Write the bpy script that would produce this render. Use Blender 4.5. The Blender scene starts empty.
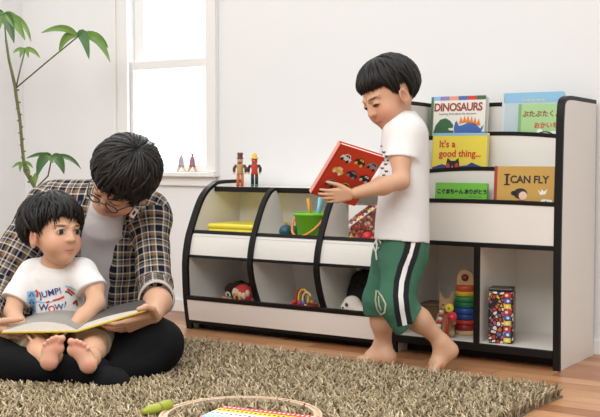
import bpy, bmesh, math, random
import numpy as np
from mathutils import Vector, Matrix
from mathutils.bvhtree import BVHTree
random.seed(7); rng = np.random.default_rng(7)
SC = bpy.context.scene
COL = SC.collection
PI = math.pi
V = Vector
# ------------------------------------------------------------------ camera frame (metres; X along the rack, Y to the wall)
FPX, YAW, PIT = 1067.0, 0.5835, 0.0496
CAM = V((1.1735, -3.2925, 0.6926))
FW = V((-math.sin(YAW) * math.cos(PIT), math.cos(YAW) * math.cos(PIT), -math.sin(PIT)))
RT = V((math.cos(YAW), math.sin(YAW), 0)); UP = RT.cross(FW)
def ray(u, v): return FW + RT * ((u - 300) / FPX) + UP * ((208.5 - v) / FPX)
def P(u, v, d): return CAM + ray(u, v) * d            # a point d metres into the room
def PY(u, v, y): r = ray(u, v); return CAM + r * ((y - CAM.y) / r.y)
def PZ(u, v, z=0.0): r = ray(u, v); return CAM + r * ((z - CAM.z) / r.z)
def D(r, u, t): return (RT * r + UP * u - FW * t).normalized()   # direction: right, up, towards the viewer
WALL = 0.354
# ------------------------------------------------------------------ materials
MATS = {}
def nodes(name):
    m = bpy.data.materials.new(name); m.use_nodes = True
    nt = m.node_tree; b = nt.nodes['Principled BSDF']; MATS[name] = m
    return m, nt, b
def mat(name, col, rough=0.5, bump=0.0, bscale=200.0, metal=0.0, var=0.0, vscale=8.0, sheen=0.0, coat=0.0, spec=0.5):
    if name in MATS: return MATS[name]
    m, nt, b = nodes(name); L = nt.links
    b.inputs['Base Color'].default_value = (*col, 1); b.inputs['Roughness'].default_value = rough
    b.inputs['Metallic'].default_value = metal; b.inputs['Specular IOR Level'].default_value = spec
    if sheen: b.inputs['Sheen Weight'].default_value = sheen
    if coat: b.inputs['Coat Weight'].default_value = coat
    tc = nt.nodes.new('ShaderNodeTexCoord')
    if var:
        n = nt.nodes.new('ShaderNodeTexNoise'); n.inputs['Scale'].default_value = vscale; n.inputs['Detail'].default_value = 4
        L.new(tc.outputs['Object'], n.inputs['Vector'])
        mx = nt.nodes.new('ShaderNodeMix'); mx.data_type = 'RGBA'
        mx.inputs['A'].default_value = (*[c * (1 - var) for c in col], 1); mx.inputs['B'].default_value = (*[min(1, c * (1 + var)) for c in col], 1)
        L.new(n.outputs['Fac'], mx.inputs['Factor']); L.new(mx.outputs['Result'], b.inputs['Base Color'])
    if bump:
        n2 = nt.nodes.new('ShaderNodeTexNoise'); n2.inputs['Scale'].default_value = bscale; n2.inputs['Detail'].default_value = 3
        L.new(tc.outputs['Object'], n2.inputs['Vector'])
        bp = nt.nodes.new('ShaderNodeBump'); bp.inputs['Strength'].default_value = bump; bp.inputs['Distance'].default_value = 0.002
        L.new(n2.outputs['Fac'], bp.inputs['Height']); L.new(bp.outputs['Normal'], b.inputs['Normal'])
    return m
def mat_attr(name, rough=0.55, sss=0.0, bump=0.0, bscale=300):
    m, nt, b = nodes(name)
    a = nt.nodes.new('ShaderNodeAttribute'); a.attribute_name = 'Col'
    nt.links.new(a.outputs['Color'], b.inputs['Base Color']); b.inputs['Roughness'].default_value = rough
    b.inputs['Specular IOR Level'].default_value = 0.35
    if sss:
        b.inputs['Subsurface Weight'].default_value = sss; b.inputs['Subsurface Radius'].default_value = (0.012, 0.005, 0.003)
        b.inputs['Subsurface Scale'].default_value = 0.5
    if bump:
        n2 = nt.nodes.new('ShaderNodeTexNoise'); n2.inputs['Scale'].default_value = bscale
        bp = nt.nodes.new('ShaderNodeBump'); bp.inputs['Strength'].default_value = bump; bp.inputs['Distance'].default_value = 0.002
        nt.links.new(n2.outputs['Fac'], bp.inputs['Height']); nt.links.new(bp.outputs['Normal'], b.inputs['Normal'])
    return m
def mat_cells(name, cols, scale, rough=0.4, dark=(0.01, 0.01, 0.01), gap=0.12):
    """printed confetti of small coloured patches on a dark ground"""
    m, nt, b = nodes(name); L = nt.links
    tc = nt.nodes.new('ShaderNodeTexCoord')
    v = nt.nodes.new('ShaderNodeTexVoronoi'); v.inputs['Scale'].default_value = scale
    v2 = nt.nodes.new('ShaderNodeTexVoronoi'); v2.feature = 'DISTANCE_TO_EDGE'; v2.inputs['Scale'].default_value = scale
    L.new(tc.outputs['Object'], v.inputs['Vector']); L.new(tc.outputs['Object'], v2.inputs['Vector'])
    sp = nt.nodes.new('ShaderNodeSeparateColor'); L.new(v.outputs['Color'], sp.inputs['Color'])
    r = nt.nodes.new('ShaderNodeValToRGB'); r.color_ramp.interpolation = 'CONSTANT'
    e = r.color_ramp.elements
    for i, c in enumerate(cols):
        el = e[i] if i < 2 else e.new(i / len(cols))
        el.position = i / len(cols); el.color = (*c, 1)
    L.new(sp.outputs['Red'], r.inputs['Fac'])
    lt = nt.nodes.new('ShaderNodeMath'); lt.operation = 'LESS_THAN'; lt.inputs[1].default_value = gap
    L.new(v2.outputs['Distance'], lt.inputs[0])
    mx = nt.nodes.new('ShaderNodeMix'); mx.data_type = 'RGBA'; mx.inputs['B'].default_value = (*dark, 1)
    L.new(lt.outputs[0], mx.inputs['Factor']); L.new(r.outputs['Color'], mx.inputs['A'])
    L.new(mx.outputs['Result'], b.inputs['Base Color']); b.inputs['Roughness'].default_value = rough
    return m

WHITE = mat('melamine', (0.80, 0.768, 0.715), 0.42, 0.04, 300, var=0.02)
BLACK = mat('black_edge', (0.008, 0.0075, 0.007), 0.45, spec=0.22)
SKIN = mat_attr('skin', 0.5, 0.12)
HAIR = mat('hair', (0.007, 0.0055, 0.0048), 0.46, 0.3, 120, spec=0.34)
SK = (0.63, 0.37, 0.235); LIP = (0.52, 0.21, 0.165); EYE = (0.012, 0.008, 0.006); BROW = (0.11, 0.06, 0.042); BLUSH = (0.66, 0.345, 0.23)
# ------------------------------------------------------------------ object helpers
def link(o, parent=None):
    COL.objects.link(o)
    if parent is not None: o.parent = parent
    return o
def tag(o, label=None, cat=None, group=None, kind=None):
    if label: o['label'] = label
    if cat: o['category'] = cat
    if group: o['group'] = group
    if kind: o['kind'] = kind
    return o
def thing(name, loc, label, cat, rot=None, group=None):
    o = bpy.data.objects.new(name, None); o.empty_display_size = 0.05
    m = Matrix.Translation(V(loc))
    if rot is not None: m = m @ rot.to_4x4()
    o.matrix_basis = m; link(o); tag(o, label, cat, group)
    return o
def axes(x, y, z): return Matrix((x, y, z)).transposed()
def rz(a): return Matrix.Rotation(a, 3, 'Z')
class MB:
    """collects shapes; build() links them as one mesh object"""
    def __init__(s): s.v = []; s.f = []; s.m = []; s.sm = []
    def add(s, vs, fs, mi=0, smooth=False):
        o = len(s.v); s.v += [tuple(v) for v in vs]
        for f in fs: s.f.append([i + o for i in f]); s.m.append(mi); s.sm.append(smooth)
        return s
    def box(s, x0, y0, z0, x1, y1, z1, mi=0):
        vs = [(x, y, z) for z in (z0, z1) for y in (y0, y1) for x in (x0, x1)]
        return s.add(vs, [(0, 2, 3, 1), (4, 5, 7, 6), (0, 1, 5, 4), (2, 6, 7, 3), (0, 4, 6, 2), (1, 3, 7, 5)], mi)
    def obox(s, c, ax, h, mi=0):
        c = V(c); vs = []
        for z in (-1, 1):
            for y in (-1, 1):
                for x in (-1, 1): vs.append(c + V(ax[0]) * (x * h[0]) + V(ax[1]) * (y * h[1]) + V(ax[2]) * (z * h[2]))
        return s.add(vs, [(0, 2, 3, 1), (4, 5, 7, 6), (0, 1, 5, 4), (2, 6, 7, 3), (0, 4, 6, 2), (1, 3, 7, 5)], mi)
    def prism(s, poly, axis, a, b, mi=0, smooth=False):
        """polygon in the other two axes extruded along axis"""
        def mk(p, t):
            return (t, p[0], p[1]) if axis == 'x' else ((p[0], t, p[1]) if axis == 'y' else (p[0], p[1], t))
        n = len(poly); vs = [mk(p, a) for p in poly] + [mk(p, b) for p in poly]
        fs = [list(range(n))[::-1], list(range(n, 2 * n))]
        s.add(vs, fs, mi)
        o = len(s.v) - 2 * n
        for i in range(n):
            j = (i + 1) % n; s.f.append([o + i, o + j, o + n + j, o + n + i]); s.m.append(mi); s.sm.append(smooth)
        return s
    def lathe(s, prof, c=(0, 0, 0), ax=None, n=28, mi=0):
        """profile of (radius, height) turned about ax[2]"""
        c = V(c); X, Y, Z = (V((1, 0, 0)), V((0, 1, 0)), V((0, 0, 1))) if ax is None else [V(a) for a in ax]
        vs = []; fs = []
        for (r, h) in prof:
            for i in range(n):
                a = 2 * PI * i / n; vs.append(c + X * (r * math.cos(a)) + Y * (r * math.sin(a)) + Z * h)
        for k in range(len(prof) - 1):
            for i in range(n):
                j = (i + 1) % n; fs.append([k * n + i, k * n + j, (k + 1) * n + j, (k + 1) * n + i])
        fs.append(list(range(n))[::-1]); fs.append([(len(prof) - 1) * n + i for i in range(n)])
        return s.add(vs, fs, mi, True)
    def ell(s, c, r, ax=None, mi=0, n=20):
        r = V((r, r, r)) if isinstance(r, (int, float)) else V(r)
        X, Y, Z = (V((1, 0, 0)), V((0, 1, 0)), V((0, 0, 1))) if ax is None else [V(a) for a in ax]
        c = V(c); m = n // 2; vs = []; fs = []
        for k in range(1, m):
            t = PI * k / m
            for i in range(n):
                a = 2 * PI * i / n
                vs.append(c + X * (r.x * math.sin(t) * math.cos(a)) + Y * (r.y * math.sin(t) * math.sin(a)) + Z * (r.z * math.cos(t)))
        top = len(vs); vs.append(c + Z * r.z); vs.append(c - Z * r.z)
        for k in range(m - 2):
            for i in range(n):
                j = (i + 1) % n; fs.append([k * n + i, (k + 1) * n + i, (k + 1) * n + j, k * n + j])
        for i in range(n):
            j = (i + 1) % n; fs.append([top, i, j]); fs.append([top + 1, (m - 2) * n + j, (m - 2) * n + i])
        return s.add(vs, fs, mi, True)
    def tube(s, pts, r, n=8, mi=0, closed=False, flat=1.0):
        pts = [V(p) for p in pts]; k = len(pts)
        rr = r if isinstance(r, (list, tuple)) else [r] * k
        vs = []; fs = []; prev = None
        for i, p in enumerate(pts):
            if closed: t = pts[(i + 1) % k] - pts[i - 1]
            else: t = pts[min(i + 1, k - 1)] - pts[max(i - 1, 0)]
            t = t.normalized() if t.length > 1e-9 else V((0, 0, 1))
            if prev is None:
                a = V((0, 0, 1)) if abs(t.z) < 0.9 else V((1, 0, 0)); nn = (a - t * a.dot(t)).normalized()
            else:
                nn = prev - t * prev.dot(t); nn = nn.normalized() if nn.length > 1e-9 else prev
            prev = nn; bb = t.cross(nn)
            for j in range(n):
                a = 2 * PI * j / n; vs.append(p + nn * (rr[i] * math.cos(a) * flat) + bb * (rr[i] * math.sin(a)))
        for i in range(k if closed else k - 1):
            for j in range(n):
                q = (i + 1) % k; fs.append([i * n + j, i * n + (j + 1) % n, q * n + (j + 1) % n, q * n + j])
        if not closed:
            fs.append(list(range(n))[::-1]); fs.append([(k - 1) * n + j for j in range(n)])
        return s.add(vs, fs, mi, True)
    def build(s, name, m, parent=None, bevel=0.0, world=False, seg=2, autosm=None):
        me = bpy.data.meshes.new(name); me.from_pydata(s.v, [], s.f)
        for q in (m if isinstance(m, (list, tuple)) else [m]): me.materials.append(q)
        me.polygons.foreach_set('material_index', s.m); me.polygons.foreach_set('use_smooth', s.sm)
        bm = bmesh.new(); bm.from_mesh(me); bmesh.ops.recalc_face_normals(bm, faces=bm.faces); bm.to_mesh(me); bm.free()
        me.update()
        return place(me, name, parent, bevel, world, seg)
def place(me, name, parent=None, bevel=0.0, world=False, seg=2):
    o = bpy.data.objects.new(name, me); link(o, parent)
    if world:
        if parent is not None:
            root = parent
            m = Matrix.Identity(4); q = parent
            while q is not None:
                m = q.matrix_basis @ m; q = q.parent
            me.transform(m.inverted())
        else:                                                   # put the origin at the mesh's base
            co = np.empty(len(me.vertices) * 3); me.vertices.foreach_get('co', co); co = co.reshape(-1, 3)
            b = V((co[:, 0].mean(), co[:, 1].mean(), co[:, 2].min())); me.transform(Matrix.Translation(-b)); o.location = b
    if bevel:
        md = o.modifiers.new('bevel', 'BEVEL'); md.width = bevel; md.segments = seg; md.limit_method = 'ANGLE'; md.angle_limit = 0.6
        md.harden_normals = False
    return o
def struct(o): o['kind'] = 'structure'; return o
def text_geo(s, size, offset=0.0, space=1.0, shear=0.0):
    """2-D triangulated lettering -> (verts, faces), centred at 0"""
    c = bpy.data.curves.new('t', 'FONT'); c.body = s; c.size = size; c.align_x = 'CENTER'; c.align_y = 'CENTER'; c.offset = offset
    c.space_character = space; c.shear = shear; c.resolution_u = 3; c.fill_mode = 'BOTH'
    o = bpy.data.objects.new('t', c); COL.objects.link(o); dg = bpy.context.evaluated_depsgraph_get(); dg.update()
    me = bpy.data.meshes.new_from_object(o.evaluated_get(dg))
    vs = [tuple(v.co[:2]) for v in me.vertices]; fs = [list(p.vertices) for p in me.polygons]
    bpy.data.objects.remove(o); bpy.data.curves.remove(c); bpy.data.meshes.remove(me)
    return vs, fs
def flat(mb, vs, fs, fn, mi=0): mb.add([fn(*v) for v in vs], fs, mi)
def disc2(cx, cy, rx, ry, n=20, a0=0, a1=2 * PI):
    vs = [(cx + rx * math.cos(a0 + (a1 - a0) * i / n), cy + ry * math.sin(a0 + (a1 - a0) * i / n)) for i in range(n + (a1 - a0 < 6.28))]
    return vs, [list(range(len(vs)))]
# ------------------------------------------------------------------ smooth solids (one continuous skin)
def npv(p): return np.array((p[0], p[1], p[2]), dtype=np.float32)
class SDF:
    def __init__(s): s.p = []; s.paint = []
    def _a(s, q, k, col, op, cuts, lim):
        q.update(k=k, col=col, op=op, cuts=[(npv(a), npv(V(n).normalized())) for a, n in cuts]); s.p.append(q); return s
    def cap(s, a, b, ra, rb=None, k=0.012, col=SK, op='add', fl=None, cuts=()):
        rb = ra if rb is None else rb
        q = dict(t='cap', a=npv(a), b=npv(b), ra=ra, rb=rb, fl=None if fl is None else (npv(V(fl[0]).normalized()), fl[1]))
        m = max(ra, rb) * (1 if fl is None else max(1, fl[1]))
        q['lo'] = np.minimum(q['a'], q['b']) - m; q['hi'] = np.maximum(q['a'], q['b']) + m
        return s._a(q, k, col, op, cuts, 0)
    def chain(s, pts, k=0.012, col=SK, fl=None, cuts=()):
        for (a, ra), (b, rb) in zip(pts[:-1], pts[1:]): s.cap(a, b, ra, rb, k, col, 'add', fl, cuts)
        return s
    def ell(s, c, r, ax=None, k=0.012, col=SK, op='add', cuts=()):
        ax = ((1, 0, 0), (0, 1, 0), (0, 0, 1)) if ax is None else ax
        q = dict(t='ell', c=npv(c), r=np.array(r, dtype=np.float32), ax=np.array([npv(V(a).normalized()) for a in ax]))
        m = max(r); q['lo'] = q['c'] - m; q['hi'] = q['c'] + m
        return s._a(q, k, col, op, cuts, 0)
    def pt(s, c, r, col, ax=None, soft=0.25):
        ax = ((1, 0, 0), (0, 1, 0), (0, 0, 1)) if ax is None else ax
        s.paint.append((npv(c), np.array(r, dtype=np.float32), np.array([npv(V(a).normalized()) for a in ax]), col, soft)); return s
    @staticmethod
    def dist(q, X):
        if q['t'] == 'cap':
            ba = q['b'] - q['a']; pa = X - q['a']; l2 = float(ba @ ba) + 1e-12
            t = np.clip((pa @ ba) / l2, 0, 1); w = pa - t[..., None] * ba
            if q['fl'] is not None:
                n, f = q['fl']; c = w @ n; w = w + (c * (1 / f - 1))[..., None] * n
            d = np.sqrt((w * w).sum(-1)) - (q['ra'] + (q['rb'] - q['ra']) * t)
        else:
            z = ((X - q['c']) @ q['ax'].T); zr = z / q['r']; k0 = np.sqrt((zr * zr).sum(-1)); zz = zr / q['r']
            k1 = np.sqrt((zz * zz).sum(-1)) + 1e-9; d = k0 * (k0 - 1) / k1
        for a, n in q['cuts']: d = np.maximum(d, (X - a) @ n)
        return d.astype(np.float32)
    def mesh(s, vox=0.004, noise=None, smooth=1):
        adds = [q for q in s.p if q['op'] == 'add']
        lo = np.min([q['lo'] for q in adds], 0) - 4 * vox; hi = np.max([q['hi'] for q in adds], 0) + 4 * vox
        n = np.ceil((hi - lo) / vox).astype(int) + 1
        F = np.full(tuple(n), 0.3, dtype=np.float32)
        g = [lo[i] + vox * np.arange(n[i], dtype=np.float32) for i in range(3)]
        for q in s.p:
            mg = q['k'] + 3 * vox
            i0 = np.maximum(((q['lo'] - mg - lo) / vox).astype(int), 0); i1 = np.minimum(((q['hi'] + mg - lo) / vox).astype(int) + 2, n)
            if (i1 <= i0).any(): continue
            X = np.stack(np.meshgrid(*[g[i][i0[i]:i1[i]] for i in range(3)], indexing='ij'), -1)
            d = s.dist(q, X); sl = tuple(slice(i0[i], i1[i]) for i in range(3)); A = F[sl]; k = max(q['k'], 1e-5)
            if q['op'] == 'add':
                h = np.maximum(k - np.abs(A - d), 0) / k; F[sl] = np.minimum(A, d) - h * h * k * 0.25
            else:
                h = np.maximum(k - np.abs(A + d), 0) / k; F[sl] = np.maximum(A, -d) + h * h * k * 0.25
        if noise:
            idx = np.argwhere(np.abs(F) < 0.03)
            Xn = (lo + idx * vox).astype(np.float32); F[tuple(idx.T)] += noise(Xn)
        ins = F < 0
        c = [ins[i:n[0] - 1 + i, j:n[1] - 1 + j, k:n[2] - 1 + k] for i in (0, 1) for j in (0, 1) for k in (0, 1)]
        cnt = sum(x.astype(np.int8) for x in c); act = (cnt > 0) & (cnt < 8)
        cells = np.argwhere(act); vid = np.full(act.shape, -1, dtype=np.int64); vid[tuple(cells.T)] = np.arange(len(cells))
        acc = np.zeros((len(cells), 3)); num = np.zeros(len(cells))
        cor = [(i, j, k) for i in (0, 1) for j in (0, 1) for k in (0, 1)]
        val = {o: F[tuple((cells + np.array(o)).T)] for o in cor}
        for o in cor:
            for ax in range(3):
                if o[ax] == 0:
                    o2 = list(o); o2[ax] = 1; o2 = tuple(o2); a, b = val[o], val[o2]; m = (a < 0) != (b < 0)
                    t = np.where(m, a / np.where(np.abs(a - b) < 1e-9, 1, a - b), 0)
                    p = np.tile(np.array(o, dtype=float), (len(cells), 1)); p[:, ax] = t
                    acc[m] += p[m]; num[m] += 1
        co = lo + vox * (cells + acc / num[:, None])
        quads = []
        for ax in range(3):
            b, cc = (ax + 1) % 3, (ax + 2) % 3
            sl0 = [slice(0, None)] * 3; sl1 = [slice(0, None)] * 3; sl0[ax] = slice(0, -1); sl1[ax] = slice(1, None)
            A0, A1 = ins[tuple(sl0)], ins[tuple(sl1)]; e = np.argwhere(A0 != A1)
            e = e[(e[:, b] > 0) & (e[:, cc] > 0) & (e[:, b] < n[b] - 1) & (e[:, cc] < n[cc] - 1)]
            fl = A0[tuple(e.T)]
            db = np.zeros(3, int); db[b] = 1; dc = np.zeros(3, int); dc[cc] = 1
            q = np.stack([vid[tuple(x.T)] for x in (e - db - dc, e - dc, e, e - db)], 1)
            q[~fl] = q[~fl][:, ::-1]; quads.append(q)
        Q = np.concatenate(quads); Q = Q[(Q >= 0).all(1)]
        for _ in range(smooth):
            sm = np.zeros_like(co); w = np.zeros(len(co))
            for i in range(4):
                a, b = Q[:, i], Q[:, (i + 1) % 4]
                np.add.at(sm, a, co[b]); np.add.at(w, a, 1)
            co = np.where(w[:, None] > 0, co * 0.5 + 0.5 * sm / np.maximum(w, 1)[:, None], co)
        return co.astype(np.float32), Q
    def build(s, name, material, parent, vox=0.004, noise=None, smooth=1, uv=False, col=True):
        co, Q = s.mesh(vox, noise, smooth)
        me = bpy.data.meshes.new(name); me.vertices.add(len(co)); me.vertices.foreach_set('co', co.ravel())
        me.loops.add(len(Q) * 4); me.polygons.add(len(Q)); me.loops.foreach_set('vertex_index', Q.ravel().astype(np.int32))
        me.polygons.foreach_set('loop_start', np.arange(0, len(Q) * 4, 4, dtype=np.int32))
        me.update(calc_edges=True); me.validate()
        me.polygons.foreach_set('use_smooth', np.ones(len(me.polygons), dtype=bool))
        adds = [q for q in s.p if q['op'] == 'add']
        if col:
            Dm = np.stack([s.dist(q, co) for q in adds]); w = np.exp(-(Dm - Dm.min(0)) / 0.0025); w /= w.sum(0)
            C = np.tensordot(w.T, np.array([q['col'] for q in adds]), 1)
            for c, r, ax, pc, soft in s.paint:
                z = ((co - c) @ ax.T) / r; t = np.clip((1 + soft - np.sqrt((z * z).sum(-1))) / soft, 0, 1)[:, None]; C = C * (1 - t) + t * np.array(pc)
            a = me.color_attributes.new('Col', 'FLOAT_COLOR', 'POINT'); a.data.foreach_set('color', np.c_[C, np.ones(len(C))].astype(np.float32).ravel())
        if uv:
            caps = [q for q in adds if q['t'] == 'cap']; fc = co[Q].mean(1); Dm = np.stack([s.dist(q, fc) for q in caps]); best = Dm.argmin(0)
            UVv = np.zeros((len(Q), 4, 2), dtype=np.float32)
            for i, q in enumerate(caps):
                sel = np.where(best == i)[0]
                if not len(sel): continue
                z = q['b'] - q['a']; L = np.linalg.norm(z) + 1e-9; z = z / L
                x = npv(RT) - z * float(npv(RT) @ z)
                if np.linalg.norm(x) < 0.3: x = npv(UP) - z * float(npv(UP) @ z)
                x /= np.linalg.norm(x); y = np.cross(z, x); pc = co[Q[sel]] - q['a']
                ang = np.arctan2(pc @ x, -(pc @ y)); a0 = ang[:, :1]; ang = a0 + (ang - a0 + PI) % (2 * PI) - PI
                UVv[sel, :, 0] = ang * (q['ra'] + q['rb']) / 2 * 0.9; UVv[sel, :, 1] = pc @ z
            lay = me.uv_layers.new(name='UVMap'); lay.data.foreach_set('uv', UVv.ravel())
        me.materials.append(material)
        o = place(me, name, parent, world=True)
        o_bvh = BVHTree.FromPolygons([tuple(v) for v in co], Q.tolist())
        return o, o_bvh
def wrinkle(amp, freq, seed, aniso=None):
    r = np.random.default_rng(seed); K = r.normal(size=(7, 3)) * freq; ph = r.uniform(0, 6.28, 7)
    if aniso is not None: a = npv(aniso); K = K - 0.75 * np.outer(K @ a, a)
    def fn(X):
        o = np.zeros(len(X), dtype=np.float32); w = X + 0.012 * np.sin(X[:, [1, 2, 0]] * 23)
        for k, p in zip(K, ph): o += np.sin(w @ k.astype(np.float32) + p)
        o = o / 2.6; return (amp * (1 - np.abs(o) * 1.2)).astype(np.float32)
    return fn
# decals: 2-D lettering or stripes laid on a solid, each point found where it lies on the cloth
def on_cloth(bvh, u, v, off=0.0015):
    h = bvh.ray_cast(CAM, ray(u, v).normalized())
    if h[0] is None: return None
    n = h[1] if h[1].dot(FW) < 0 else -h[1]
    return h[0] + n * off
def decal(mb, bvh, vs, fs, mi, off=0.0016):
    pts = [on_cloth(bvh, u, v, off) for u, v in vs]
    ok = [f for f in fs if all(pts[i] is not None for i in f)]
    mb.add([p if p is not None else (0, 0, 0) for p in pts], ok, mi)
    used = set(i for f in mb.f for i in f)
    return mb
def clean(mb):
    used = sorted(set(i for f in mb.f for i in f)); mp = {j: i for i, j in enumerate(used)}
    mb.v = [mb.v[j] for j in used]; mb.f = [[mp[i] for i in f] for f in mb.f]; return mb
def ribbon(pts, w, sub=6):
    """a band along 2-D points -> quads"""
    pp = []
    for a, b in zip(pts[:-1], pts[1:]):
        for i in range(sub): pp.append((a[0] + (b[0] - a[0]) * i / sub, a[1] + (b[1] - a[1]) * i / sub))
    pp.append(pts[-1]); vs = []; fs = []
    for i, p in enumerate(pp):
        a = pp[max(i - 1, 0)]; b = pp[min(i + 1, len(pp) - 1)]; t = V((b[0] - a[0], b[1] - a[1])).normalized(); n = V((-t.y, t.x)) * (w / 2)
        vs += [(p[0] + n.x, p[1] + n.y), (p[0], p[1]), (p[0] - n.x, p[1] - n.y)]
    for i in range(len(pp) - 1):
        fs += [[3 * i, 3 * i + 1, 3 * i + 4, 3 * i + 3], [3 * i + 1, 3 * i + 2, 3 * i + 5, 3 * i + 4]]
    return vs, fs
# ================================================================== the room
def floor_material():
    m, nt, b = nodes('wood_floor'); L = nt.links
    tc = nt.nodes.new('ShaderNodeTexCoord')
    br = nt.nodes.new('ShaderNodeTexBrick'); br.offset = 0.37; br.inputs['Scale'].default_value = 1.0
    br.inputs['Brick Width'].default_value = 0.46; br.inputs['Row Height'].default_value = 0.076; br.inputs['Mortar Size'].default_value = 0.0012
    br.inputs['Color1'].default_value = (0.0, 0, 0, 1); br.inputs['Color2'].default_value = (1, 1, 1, 1); br.inputs['Mortar'].default_value = (0.5, 0.5, 0.5, 1)
    br.inputs['Bias'].default_value = 0.0
    L.new(tc.outputs['Object'], br.inputs['Vector'])
    r = nt.nodes.new('ShaderNodeValToRGB'); e = r.color_ramp.elements
    e[0].position = 0.0; e[0].color = (0.33, 0.135, 0.058, 1); e[1].position = 1.0; e[1].color = (0.60, 0.325, 0.165, 1)
    el = e.new(0.45); el.color = (0.47, 0.22, 0.10, 1)
    L.new(br.outputs['Color'], r.inputs['Fac'])
    mp = nt.nodes.new('ShaderNodeMapping'); mp.inputs['Scale'].default_value = (3, 45, 1); L.new(tc.outputs['Object'], mp.inputs['Vector'])
    n = nt.nodes.new('ShaderNodeTexNoise'); n.inputs['Scale'].default_value = 2.2; n.inputs['Detail'].default_value = 6; n.inputs['Distortion'].default_value = 0.6
    L.new(mp.outputs['Vector'], n.inputs['Vector'])
    mx = nt.nodes.new('ShaderNodeMix'); mx.data_type = 'RGBA'; mx.blend_type = 'MULTIPLY'; mx.inputs['Factor'].default_value = 0.55
    r2 = nt.nodes.new('ShaderNodeValToRGB'); r2.color_ramp.elements[0].position = 0.3; r2.color_ramp.elements[0].color = (0.62, 0.55, 0.5, 1)
    r2.color_ramp.elements[1].position = 0.65; r2.color_ramp.elements[1].color = (1.1, 1.08, 1.05, 1)
    L.new(n.outputs['Fac'], r2.inputs['Fac']); L.new(r.outputs['Color'], mx.inputs['A']); L.new(r2.outputs['Color'], mx.inputs['B'])
    mo = nt.nodes.new('ShaderNodeMix'); mo.data_type = 'RGBA'; mo.inputs['B'].default_value = (0.12, 0.055, 0.03, 1)
    L.new(br.outputs['Fac'], mo.inputs['Factor']); L.new(mx.outputs['Result'], mo.inputs['A'])
    L.new(mo.outputs['Result'], b.inputs['Base Color']); b.inputs['Roughness'].default_value = 0.32
    return m
WALLM = mat('wall_paper', (0.83, 0.838, 0.838), 0.8, 0.12, 140)
TRIM = mat('white_trim', (0.84, 0.835, 0.82), 0.45)
struct(MB().box(-2.95, -4.2, -0.06, 1.6, WALL + 0.12, 0).build('floor', floor_material()))
wx0, wx1, wz0, wz1 = -2.175, -1.70, 0.60, 2.05
w = MB()
w.box(-2.95, WALL, 0, wx0, WALL + 0.12, 2.45).box(wx1, WALL, 0, 1.6, WALL + 0.12, 2.45)
w.box(wx0, WALL, 0, wx1, WALL + 0.12, wz0).box(wx0, WALL, wz1, wx1, WALL + 0.12, 2.45)
struct(w.build('wall_back', WALLM))
struct(MB().box(-2.95, -4.2, 0, -2.86, WALL, 2.45).build('wall_left', WALLM))
struct(MB().box(-2.86, WALL - 0.012, 0, 1.6, WALL, 0.055).build('baseboard_back', TRIM, bevel=0.003))
struct(MB().box(-2.86, -4.2, 0, -2.848, WALL - 0.012, 0.055).build('baseboard_left', TRIM, bevel=0.003))
# window: casing, two sashes, sill, panes
win = MB()
win.box(wx0 - 0.075, WALL - 0.016, wz0 + 0.0201, wx0 + 0.012, WALL, wz1 + 0.07).box(wx0 - 0.074, WALL - 0.026, wz0 + .021, wx0 - 0.052, WALL - 0.0161, wz1 + 0.069)
win.box(wx1 - 0.012, WALL - 0.016, wz0 + 0.0201, wx1 + 0.05, WALL, wz1 + 0.07).box(wx1 + 0.03, WALL - 0.026, wz0 + .021, wx1 + 0.049, WALL - 0.0161, wz1 + 0.069)
win.box(wx0 + 0.0121, WALL - 0.0155, wz1, wx1 - 0.0121, WALL, wz1 + 0.07)
window = struct(win.build('window_1', TRIM, bevel=0.003))
sb = MB()                                                         # upper sash (set back) and lower sash (in front)
for (x0, x1, z0, z1, y0, y1) in ((wx0, wx1, 1.10, wz1, WALL + 0.045, WALL + 0.075),):
    sb.box(x0, y0, z0, x0 + 0.06, y1, z1).box(x1 - 0.03, y0, z0, x1, y1, z1).box(x0 + 0.06, y0, z1 - 0.04, x1 - 0.03, y1, z1).box(x0 + 0.06, y0, z0, x1 - 0.03, y1, z0 + 0.03)
sb.build('upper_sash', TRIM, window, bevel=0.004)
lb = MB(); y0, y1 = WALL + 0.008, WALL + 0.04
lb.box(wx0, y0, wz0 + 0.02, wx0 + 0.028, y1, 1.12).box(wx1 - 0.03, y0, wz0 + 0.02, wx1, y1, 1.12).box(wx0 + 0.028, y0, 1.08, wx1 - 0.03, y1, 1.12).box(wx0 + 0.028, y0, wz0 + 0.02, wx1 - 0.03, y1, wz0 + 0.05)
lb.build('lower_sash', TRIM, window, bevel=0.004)
gm, gnt, gb = nodes('window_glass')
tr = gnt.nodes.new('ShaderNodeBsdfTransparent'); gl = gnt.nodes.new('ShaderNodeBsdfGlossy'); gl.inputs['Roughness'].default_value = 0.02
mxs = gnt.nodes.new('ShaderNodeMixShader'); mxs.inputs[0].default_value = 0.05
gnt.links.new(tr.outputs[0], mxs.inputs[1]); gnt.links.new(gl.outputs[0], mxs.inputs[2])
gnt.links.new(mxs.outputs[0], gnt.nodes['Material Output'].inputs['Surface'])
MB().box(wx0 + 0.06, WALL + 0.058, 1.13, wx1 - 0.03, WALL + 0.062, wz1 - 0.04).build('upper_pane', gm, window)
MB().box(wx0 + 0.028, WALL + 0.022, wz0 + 0.05, wx1 - 0.03, WALL + 0.026, 1.08).build('lower_pane', gm, window)
ws = MB(); ws.box(wx0 - 0.078, WALL - 0.045, wz0 + 0.0005, wx1 + 0.053, WALL - 0.0005, wz0 + 0.02).box(wx0 + .0005, WALL - 0.0005, wz0 + 0.0005, wx1 - .0005, WALL + 0.04, wz0 + 0.0195).box(wx0 - 0.06, WALL - 0.018, wz0 - 0.04, wx1 + 0.035, WALL, wz0 + 0.0004)
ws.build('window_sill', TRIM, window, bevel=0.003)
SILL = wz0 + 0.02
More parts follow.
